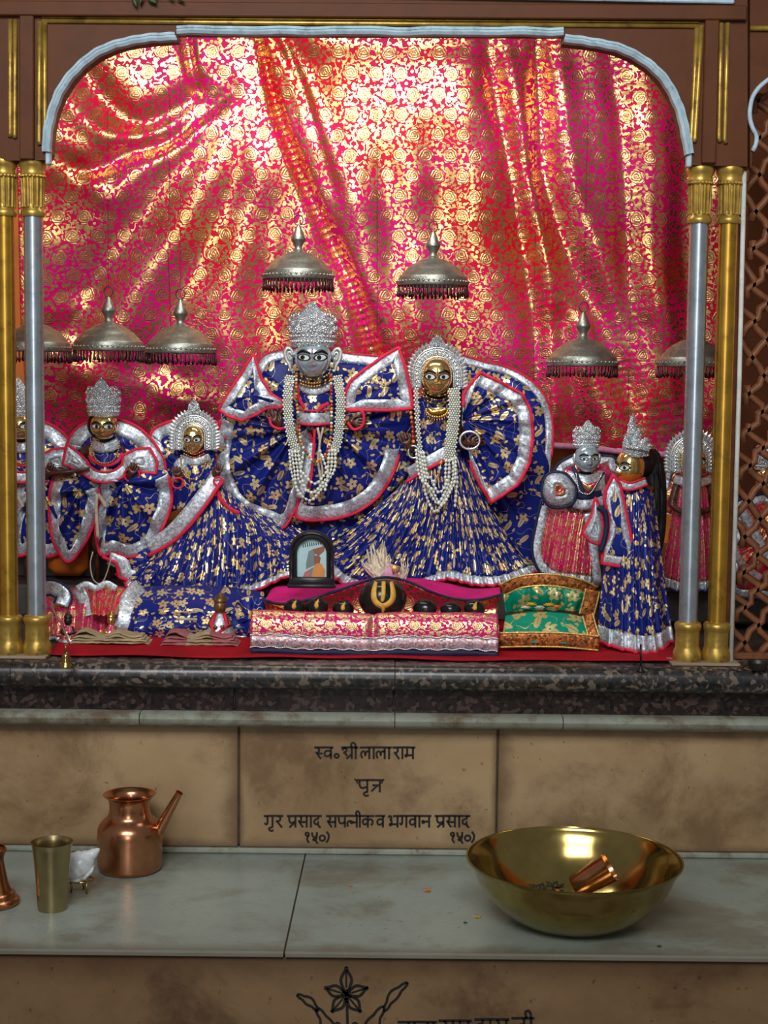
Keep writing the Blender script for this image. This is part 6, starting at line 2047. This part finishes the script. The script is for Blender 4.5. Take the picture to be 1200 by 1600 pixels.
def picture_frame():
    Y = 3.06
    s = MPP(Y)
    r = thing('picture_frame', 'small black arched frame with a pale devotional picture, behind the bed', 'picture frame', P(487, 918, Y))
    def arch(x0, x1, yt, yb, n=24):
        cx, rr = (x0 + x1) / 2, (x1 - x0) / 2
        return [(x0, yb)] + [(cx - rr * math.cos(PI * i / n), yt + rr * .92 - rr * .92 * math.sin(PI * i / n)) for i in range(n + 1)] + [(x1, yb)]
    A, B = arch(452, 522, 829, 914), arch(464, 510, 843, 903)
    n = len(A)
    def q(p, d): return P(p[0], p[1], Y) + Vector((0, d, 0))
    m = MB()
    mid = [((a[0] + b[0]) / 2, (a[1] + b[1]) / 2) for a, b in zip(A, B)]
    m.grid([[q(p, .010) for p in A], [q(p, -.002) for p in A], [q((a[0] * .7 + b[0] * .3, a[1] * .7 + b[1] * .3), -.007) for a, b in zip(A, B)], [q(p, -.003) for p in mid],
            [q((a[0] * .25 + b[0] * .75, a[1] * .25 + b[1] * .75), -.006) for a, b in zip(A, B)], [q(p, -.002) for p in B], [q(p, .008) for p in B]], flip=True)
    m.box(P(487, 908, Y), (72 * s, .016, 13 * s), None, .002)
    m.box(P(487, 915, Y), (76 * s, .024, 6 * s), None, .002)
    m.build('frame', M['frame_black'], r, sharp=50)
    for x in (455.5, 518.5):
        m = MB()
        m.lathe([(3.4 * s, 0), (3.4 * s, 3 * s), (2.3 * s, 5 * s), (2.3 * s, 18 * s), (3.0 * s, 20 * s), (2.3 * s, 22 * s), (2.3 * s, 40 * s), (3.4 * s, 43 * s), (3.4 * s, 46 * s)], P(x, 905, Y) + Vector((0, -.006, 0)), 12)
        m.build('column', M['frame_black'], r, sharp=50)
    m = MB()
    m.slab([q(p, .006) for p in B], .002)
    m.build('picture', M['pic_pale'], r, smooth=False)
    def pic(pts, mat, d, name='picture_detail'):
        MB().slab([q(p, .006 - d * .0004) for p in pts], .0003).build(name, M[mat], r, smooth=False)
    pic([(470, 861), (487, 857), (507, 852), (503, 847), (494, 843), (480, 843), (473, 850)], 'pic_pale', 1)
    for k in range(9):
        x = 473 + k * 3.4
        pic([(x, 856 - k * .6), (x + 1.6, 855.5 - k * .6), (x + .6, 847 - abs(k - 4) * -.3), (x - .6, 848)], 'pic_dark', 3)
    pic([(482, 862), (490, 858), (493, 872), (491, 902), (478, 902), (478, 880)], 'pic_grey', 1)
    pic([(488, 859), (508, 853), (506, 862), (499, 868), (492, 866)], 'pic_brown', 2)
    pic([(490, 870), (497, 867), (501, 872), (499, 882), (491, 882)], 'pic_brown', 2)
    pic([(487, 902), (489, 888), (495, 880), (503, 882), (508, 892), (507, 902)], 'pic_orange', 3)
    pic([(473, 902), (477, 891), (483, 888), (485, 902)], 'pic_red', 3)
    pic([(474, 892), (491, 884), (491, 886), (475, 895)], 'pic_pale', 4)
    # it stands on the quilt fold
picture_frame()

def plume():
    Y = 3.12
    s = MPP(Y)
    r = thing('feather_whisk', 'cream feather tuft tied in pink cloth, standing behind the big marked stone', 'whisk', P(612, 915, Y))
    rnd = random.Random(11)
    m = MB()
    for k in range(46):
        bx, by = (596 + rnd.uniform(-6, 8), 905)
        a = rnd.uniform(-1.0, .28)
        ln = rnd.uniform(34, 66) * (1 - .35 * abs(a + .1))
        tip = (bx + math.sin(a) * ln * .85 + rnd.uniform(-4, 4), by - math.cos(a) * ln)
        midp = ((bx + tip[0]) / 2 + rnd.uniform(-4, 4), (by + tip[1]) / 2 + 3)
        c = catmull([bx_ for bx_ in ((bx, by), midp, tip)], 9)
        m.tube([P(x, y, Y + rnd.uniform(-.008, .008)) for x, y in c], [2.6 * s, 2.9 * s, 3.0 * s, 2.8 * s, 2.5 * s, 2.1 * s, 1.6 * s, 1.0 * s, .4 * s], 5)
    for k in range(14):
        bx, by = (630 + rnd.uniform(-4, 4), 908)
        tip = (bx + rnd.uniform(-3, 8), by - rnd.uniform(18, 40))
        m.tube([P(x, y, Y + rnd.uniform(-.006, .006)) for x, y in catmull([(bx, by), ((bx + tip[0]) / 2 + rnd.uniform(-3, 3), (by + tip[1]) / 2), tip], 7)], [1.6 * s, 1.5 * s, 1.4 * s, 1.2 * s, 1 * s, .7 * s, .3 * s], 4)
    m.build('feathers', M['feather'], r, kind='stuff')
    m = MB()
    m.slab([P(x, y, Y - .012) for x, y in ((586, 908), (600, 894), (610, 881), (616, 884), (622, 898), (626, 912), (600, 918))], .012)
    m.build('cloth_wrap', M['pink_tape'], r)
    MB().slab([P(x, y, Y - .013) for x, y in ((610, 882), (625, 886), (622, 894), (614, 898))], .014).build('gold_tip', M['gold_braid'], r)
plume()

def green_bed():
    """green brocade bedding with gold maroon borders and flowers in its hollow"""
    r = thing('green_bedding', 'small green brocade mattress and cover with gold and maroon borders, right of the low bed', 'bedding', on_floor(865, 1012))
    # under mattress
    c = on_floor(862, 1000)
    MB().box(Vector((P(860, 985, 2.99).x, 3.01, FLOOR_Z + .031)), (.165, .13, .048), None, .016).build('mattress', M['green_brocade'], r, solid=0)
    # front cover sloping down to the floor cloth
    loft(r, [[(790, 962, 3.02), (830, 956, 3.0), (880, 958, 3.0), (918, 966, 3.02)], [(786, 985, 2.965), (830, 980, 2.955), (880, 980, 2.955), (920, 988, 2.975)], [(782, 1006, 2.945), (830, 1004, 2.935), (880, 1005, 2.935), (916, 1012, 2.945)]],
         nf=3, fa=.003, rows=24, n=70, fabric='green_brocade', pipe=None, name='cover', swag=1, sa=.003)
    band(r, [(780, 1000), (830, 999), (880, 1000), (936, 1005)], 2.932, 22, 'maroon_lace', n=40, edges='gold_braid', pr=1.6)
    band(r, [(918, 960, .03), (924, 982, .012), (930, 1000, 0)], 2.937, 16, 'maroon_lace', n=20, edges='gold_braid', pr=1.4)
    # raised back part
    loft(r, [[(784, 915, 3.10), (815, 902, 3.085), (860, 900, 3.075), (905, 908, 3.085), (930, 918, 3.10)], [(786, 930, 3.07), (820, 922, 3.05), (865, 922, 3.045), (905, 926, 3.05), (930, 936, 3.07)], [(790, 958, 3.075), (825, 955, 3.06), (865, 955, 3.055), (902, 956, 3.06), (920, 962, 3.07)]],
         nf=5, fa=.005, rows=26, n=80, fabric='green_brocade', pipe=None, name='pillow', swag=1, sa=.004)
    band(r, [(784, 922, .01), (815, 909, -.006), (860, 906, -.012), (905, 914, -.006), (930, 926, .01)], 3.06, 18, 'maroon_lace', n=40, edges='gold_braid', pr=1.6)
    band(r, [(926, 922), (922, 940), (916, 962)], 3.045, 22, 'maroon_lace', n=20, edges='gold_braid', pr=1.4)
    f = thing('offering_flowers', 'small yellow marigold heads and petals resting in the green bedding', 'flowers', P(850, 955, 3.01))
    rnd = random.Random(5)
    s = MPP(3.0)
    for k, (x, y) in enumerate(((830, 948), (858, 949), (843, 953), (870, 952), (822, 953))):
        m = MB()
        c0 = P(x, y - 2, 3.005)
        for ring in range(3):
            for j in range(9):
                g = 2 * PI * j / 9 + ring * .3
                rr = (9.5 - ring * 2.6) * s
                d = Vector((math.cos(g), math.sin(g) * .8, .25 + ring * .4)); e = Vector((-math.sin(g), math.cos(g), 0))
                m.add([c0, c0 + d * rr * .6 + e * rr * .3, c0 + d * rr, c0 + d * rr * .6 - e * rr * .3], [(0, 1, 2, 3)])
        m.build('flower_head', M[('petal_yellow', 'petal_yellow', 'feather', 'petal_orange', 'feather')[k]], f, solid=.0006)
green_bed()

def left_heap():
    # navy cloth heap with lace edge
    r = thing('folded_robe', 'navy printed robe with silver lace edge heaped on the floor, left', 'cloth', on_floor(300, 1000))
    loft(r, [[(192, 925, 3.20), (240, 916, 3.18), (300, 915, 3.16), (360, 918, 3.16), (412, 925, 3.18)], [(182, 950, 3.14), (230, 942, 3.09), (300, 946, 3.07), (365, 945, 3.08), (415, 950, 3.12)],
             [(176, 975, 3.10), (230, 970, 3.06), (300, 974, 3.045), (365, 975, 3.05), (412, 975, 3.10)], [(180, 998, 3.09), (232, 1002, 3.055), (300, 1000, 3.04), (365, 998, 3.05), (412, 994, 3.09)]],
         nf=4, fa=.005, swag=3, sa=.007, rows=40, n=120, hem=7, name='robe_cloth', pipe=None, rnd=1.0)
    band(r, [(222, 917, .075), (205, 934, .03), (196, 955, .0), (192, 978, -.01), (196, 998, -.005)], 3.085, 30, n=30)
    MB().tube([P(x, y, 3.075 + k) for x, y, k in catmull([(208, 912, .08), (186, 935, .03), (178, 958, 0), (174, 980, -.01), (172, 995, -.005)], 26)], 3 * MPP(3.1), 6).build('piping', M['piping'], r)
    panel(r, [(368, 945, 0), (392, 932, 0), (414, 945, 0), (416, 985, 0), (395, 1000, 0), (368, 990, 0)], (392, 965), 3.07, border=0, lace=None, pipe=None, bulge=.02, nf=5, fa=.005, name='robe_fold', n=60)
    # pink garments at the far left
    r = thing('pink_garment', 'heap of pink and silver garments on the floor next to the left pillars', 'cloth', on_floor(120, 1000))
    loft(r, [[(60, 930, 3.20), (100, 922, 3.17), (140, 914, 3.16), (190, 918, 3.20)], [(55, 960, 3.12), (100, 955, 3.10), (140, 950, 3.09), (188, 952, 3.12)], [(60, 998, 3.08), (105, 1002, 3.06), (140, 1000, 3.055), (182, 996, 3.08)]],
         nf=7, fa=.007, rows=26, n=90, hem=8, fabric='pink_brocade', pipe=None, name='garment', swag=2, sa=.005)
    band(r, [(62, 920, .04), (82, 918, .01), (100, 930, .0), (96, 946, -.01)], 3.11, 24, n=20, edges='navy_piping')
    band(r, [(122, 920, .02), (132, 940, .0), (138, 962, -.02)], 3.10, 18, n=20)
    loft(r, [[(138, 918, 3.13), (160, 914, 3.12), (196, 918, 3.14)], [(142, 960, 3.05), (160, 962, 3.04), (182, 962, 3.06)]], nf=5, fa=.006, rows=16, n=50, fabric='red_brocade', pipe=None, name='garment', uvs=.8)
    band(r, [(120, 920), (135, 913), (150, 919), (166, 912), (182, 920)], 3.10, 10, n=30)
    strand_pts = [(145, 862), (141, 882), (146, 906), (158, 912), (166, 898), (172, 878), (176, 866)]
    o = MB().tube([P(x, y, 3.24) for x, y in catmull(strand_pts, 30)], 1.1 * MPP(3.2), 5).build('string_loop', M['cord'])
    tag(o, 'thin pale string loop hanging below the small crowned statue', 'string')
    # small figurines
    def figurine(px, py, label, dress, lace, Y=3.03, sc=1.0, head_mat='gold_metal'):
        s = MPP(Y) * sc
        c = on_floor(px, py)
        Y = c.y
        r = thing('dressed_figurine', label, 'figurine', c)
        b = P(px, py, Y)
        m = MB()
        prof = [(17, 0), (18, 4), (15, 16), (11, 26), (8, 32), (5, 35), (4, 38)]
        m.lathe([(q * s, z * s) for q, z in prof], b, 28, rad=lambda g, i: 1 + (.08 * math.sin(g * 9) if i < 4 else 0))
        m.build('dress', M[dress], r)
        m = MB()
        m.lathe([(18.2 * s, 1 * s), (18.6 * s, 5 * s), (16 * s, 11 * s)], b, 28, rad=lambda g, i: 1 + .08 * math.sin(g * 9))
        m.build('lace_border', M[lace], r, solid=.001)
        m = MB()
        m.ball(b + Vector((0, -2 * s, 44 * s)), (7.5 * s, 7.5 * s, 8.5 * s), 14, 10)
        m.ball(b + Vector((0, -9.6 * s, 43 * s)), (1.5 * s, 2 * s, 2.6 * s), 6, 5)
        m.tube([b + Vector((0, 0, 30 * s)), b + Vector((0, 0, 40 * s))], 3.6 * s, 8)
        for sg_ in (-1, 1):
            m.tube([b + Vector((sg_ * 7 * s, 0, 32 * s)), b + Vector((sg_ * 12 * s, -6 * s, 23 * s)), b + Vector((sg_ * 5 * s, -14 * s, 22 * s))], [3.4 * s, 2.8 * s, 2.2 * s], 7)
            m.ball(b + Vector((sg_ * 4 * s, -15 * s, 22 * s)), 2.6 * s, 6, 5)
        m.build('body', M[head_mat], r)
        m = MB()
        m.lathe([(7.6 * s, 49 * s), (8 * s, 51 * s), (6.4 * s, 54 * s), (3 * s, 58 * s), (0, 62 * s)], b, 14)
        m.build('cap', M[head_mat], r)
        return r, b, s
    r, b, s = figurine(344, 1006, 'small seated figurine in silver and red robe with brown head, beside the low bed', 'silver_lace', 'pink_lace', sc=1.35, head_mat='bronze')
    for sg_ in (-1, 1):
        MB().tube([b + Vector((sg_ * 5 * s, -3 * s, 36 * s)), b + Vector((sg_ * 9 * s, -12 * s, 24 * s)), b + Vector((-4 * s, -17 * s, 12 * s)), b + Vector((-12 * s, -18 * s, 3 * s))], 2.2 * s, 6).build('red_scarf', M['piping'], r)
    figurine(107, 1007, 'tiny dark figurine in a pink and silver dress, nearest the left pillars', 'pink_brocade', 'silver_lace', sc=.85, head_mat='iron')
    figurine(174, 1006, 'tiny brass figurine in a pink and silver dress, left of the navy robe heap', 'pink_brocade', 'silver_lace', sc=.85)
    # folded cloths
    def folded(x0, x1, y0, y1, Yc, mats, label, name):
        a, b = P(x0, y1, Yc), P(x1, y1, Yc)
        H = (P(x0, y0, Yc).z - P(x0, y1, Yc).z)
        r = thing(name, label, 'cloth', ((a.x + b.x) / 2, Yc, FLOOR_Z + .006))
        lay, n, cs = 4, 48, 18
        seg = len(mats)
        for k in range(lay):
            base = FLOOR_Z + .0068 + H * .60 * k / lay
            for q in range(seg):
                m = MB()
                rows = []
                for i in range(n // seg + 1):
                    u = (q + i / (n // seg)) / seg
                    wob = mnoise.noise(Vector((u * 5, k * 2.3, a.x * 9)))
                    x = a.x + (b.x - a.x) * (u * (1 - .05 * k) + .02 * k + .006 * wob)
                    endf = min(1, (1 - abs(2 * u - 1)) * 7 + .35)
                    th = H * .60 / lay * (1.15 + .5 * wob) * endf * .5
                    z0 = base + H * .60 / lay * .5 + .003 * mnoise.noise(Vector((u * 4, k * .9, 5))) * k
                    dep = .058 - .005 * k + .010 * wob
                    row = []
                    for jj in range(cs + 1):
                        g = 2 * PI * jj / cs
                        cy = math.copysign(abs(math.cos(g)) ** .4, math.cos(g)); cz = math.copysign(abs(math.sin(g)) ** .9, math.sin(g))
                        nz = mnoise.noise(Vector((u * 16, jj * .7, k * 3.0))) * .0016
                        z = max(FLOOR_Z + .0064, z0 + cz * th + nz - .004 * (1 - endf))
                        row.append(Vector((x + .002 * cy * wob, Yc + .032 + cy * dep * .5 + .004 * mnoise.noise(Vector((u * 6, k, 1))), z)))
                    rows.append(row)
                m.grid(rows, flip=True)
                if q == 0: m.add(rows[0], [tuple(range(cs + 1))])
                if q == seg - 1: m.add(rows[-1], [tuple(range(cs + 1))[::-1]])
                m.build('cloth_fold', M[mats[q]], r)
    folded(108, 232, 993, 1019, 2.955, ['beige_cloth'], 'folded beige cloth lying on the red cloth next to the brass bell', 'folded_cloth')
    folded(250, 372, 992, 1021, 2.945, ['rose_cloth', 'beige_cloth', 'rose_cloth'], 'folded cloth with rose and beige stripes lying left of the low bed', 'striped_cloth')
    o = MB().tube([P(276, 967, 3.03), P(308, 968, 3.03)], 2.4 * MPP(3.0), 8).build('white_stick', M['cord'])
    tag(o, 'short pale stick lying on the navy robe heap', 'stick')
left_heap()

def small_floor_things():
    c = on_floor(103, 1043); s = MPP(c.y)
    r = thing('brass_bell', 'tiny brass hand bell at the foot of the left pillars', 'bell', c)
    MB().lathe([(11 * s, 0), (11.5 * s, 1.5 * s), (8 * s, 5 * s), (6.5 * s, 12 * s), (5.5 * s, 20 * s), (3 * s, 24 * s), (0, 25 * s)], c, 24).build('body', M['brass'], r)
    MB().lathe([(2.2 * s, 24 * s), (1.6 * s, 30 * s), (2.6 * s, 33 * s), (0, 36 * s)], c, 12).build('handle', M['brass'], r)
    o = MB().tube([c + Vector((0, 0, 36 * s)), P(108, 1005, 2.86), P(96, 975, 2.87), P(84, 955, 2.88), P(80, 940, 2.885)], 1.8 * s, 6).build('bell_cord', M['rope'])
    tag(o, 'brown cord running from the brass bell up to the left pillar', 'cord')
    c = on_floor(1001, 1050); s = MPP(c.y)
    r = thing('incense_holder', 'thin black incense stick in a small black foot at the granite edge', 'incense holder', c)
    MB().lathe([(7 * s, 0), (6 * s, 3 * s), (3 * s, 6 * s), (2.4 * s, 10 * s), (0, 11 * s)], c, 16).build('foot', M['black'], r)
    MB().tube([c + Vector((0, 0, 8 * s)), c + Vector((-1 * s, 0, 44 * s))], 1.6 * s, 6).build('stick', M['black'], r)
    c = on_floor(1184, 1047); s = MPP(c.y)
    r = thing('small_steel_bowl', 'small dark steel bowl by the lattice at the right edge', 'bowl', c)
    MB().lathe(shell_prof([(9 * s, 0), (13 * s, 3 * s), (16 * s, 10 * s), (17 * s, 13 * s)], 1 * s), c, 28).build('body', M['iron'], r, sharp=60)
    # leaves hanging from the beam at the very top
    r = thing('leaf_garland', 'few dark green leaves hanging at the top edge of the frame, left of centre', 'leaves', P(235, -20, 2.80))
    for k, (x, y, a) in enumerate(((208, -6, .3), (222, -10, -.2), (240, -12, .1), (262, -14, .5), (274, -8, .9), (230, -4, 1.0))):
        b = P(x, y, 2.815)
        d = Vector((math.sin(a), -.15, -math.cos(a))); e = Vector((math.cos(a), 0, math.sin(a)))
        L_ = 18 * MPP(2.8)
        pr = [(0, .1), (.3, .8), (.6, .7), (1, .03)]
        MB().grid([[b + d * L_ * q + e * L_ * .28 * w for q, w in pr], [b + d * L_ * q + Vector((0, -.002, 0)) for q, w in pr], [b + d * L_ * q - e * L_ * .28 * w for q, w in pr]]).build('leaf', M['leaf'], r, solid=.0006)
    MB().tube([P(190, -14, 2.816), P(235, -12, 2.816), P(285, -16, 2.816)], .0012, 5).build('thread', M['rope'], r)
small_floor_things()
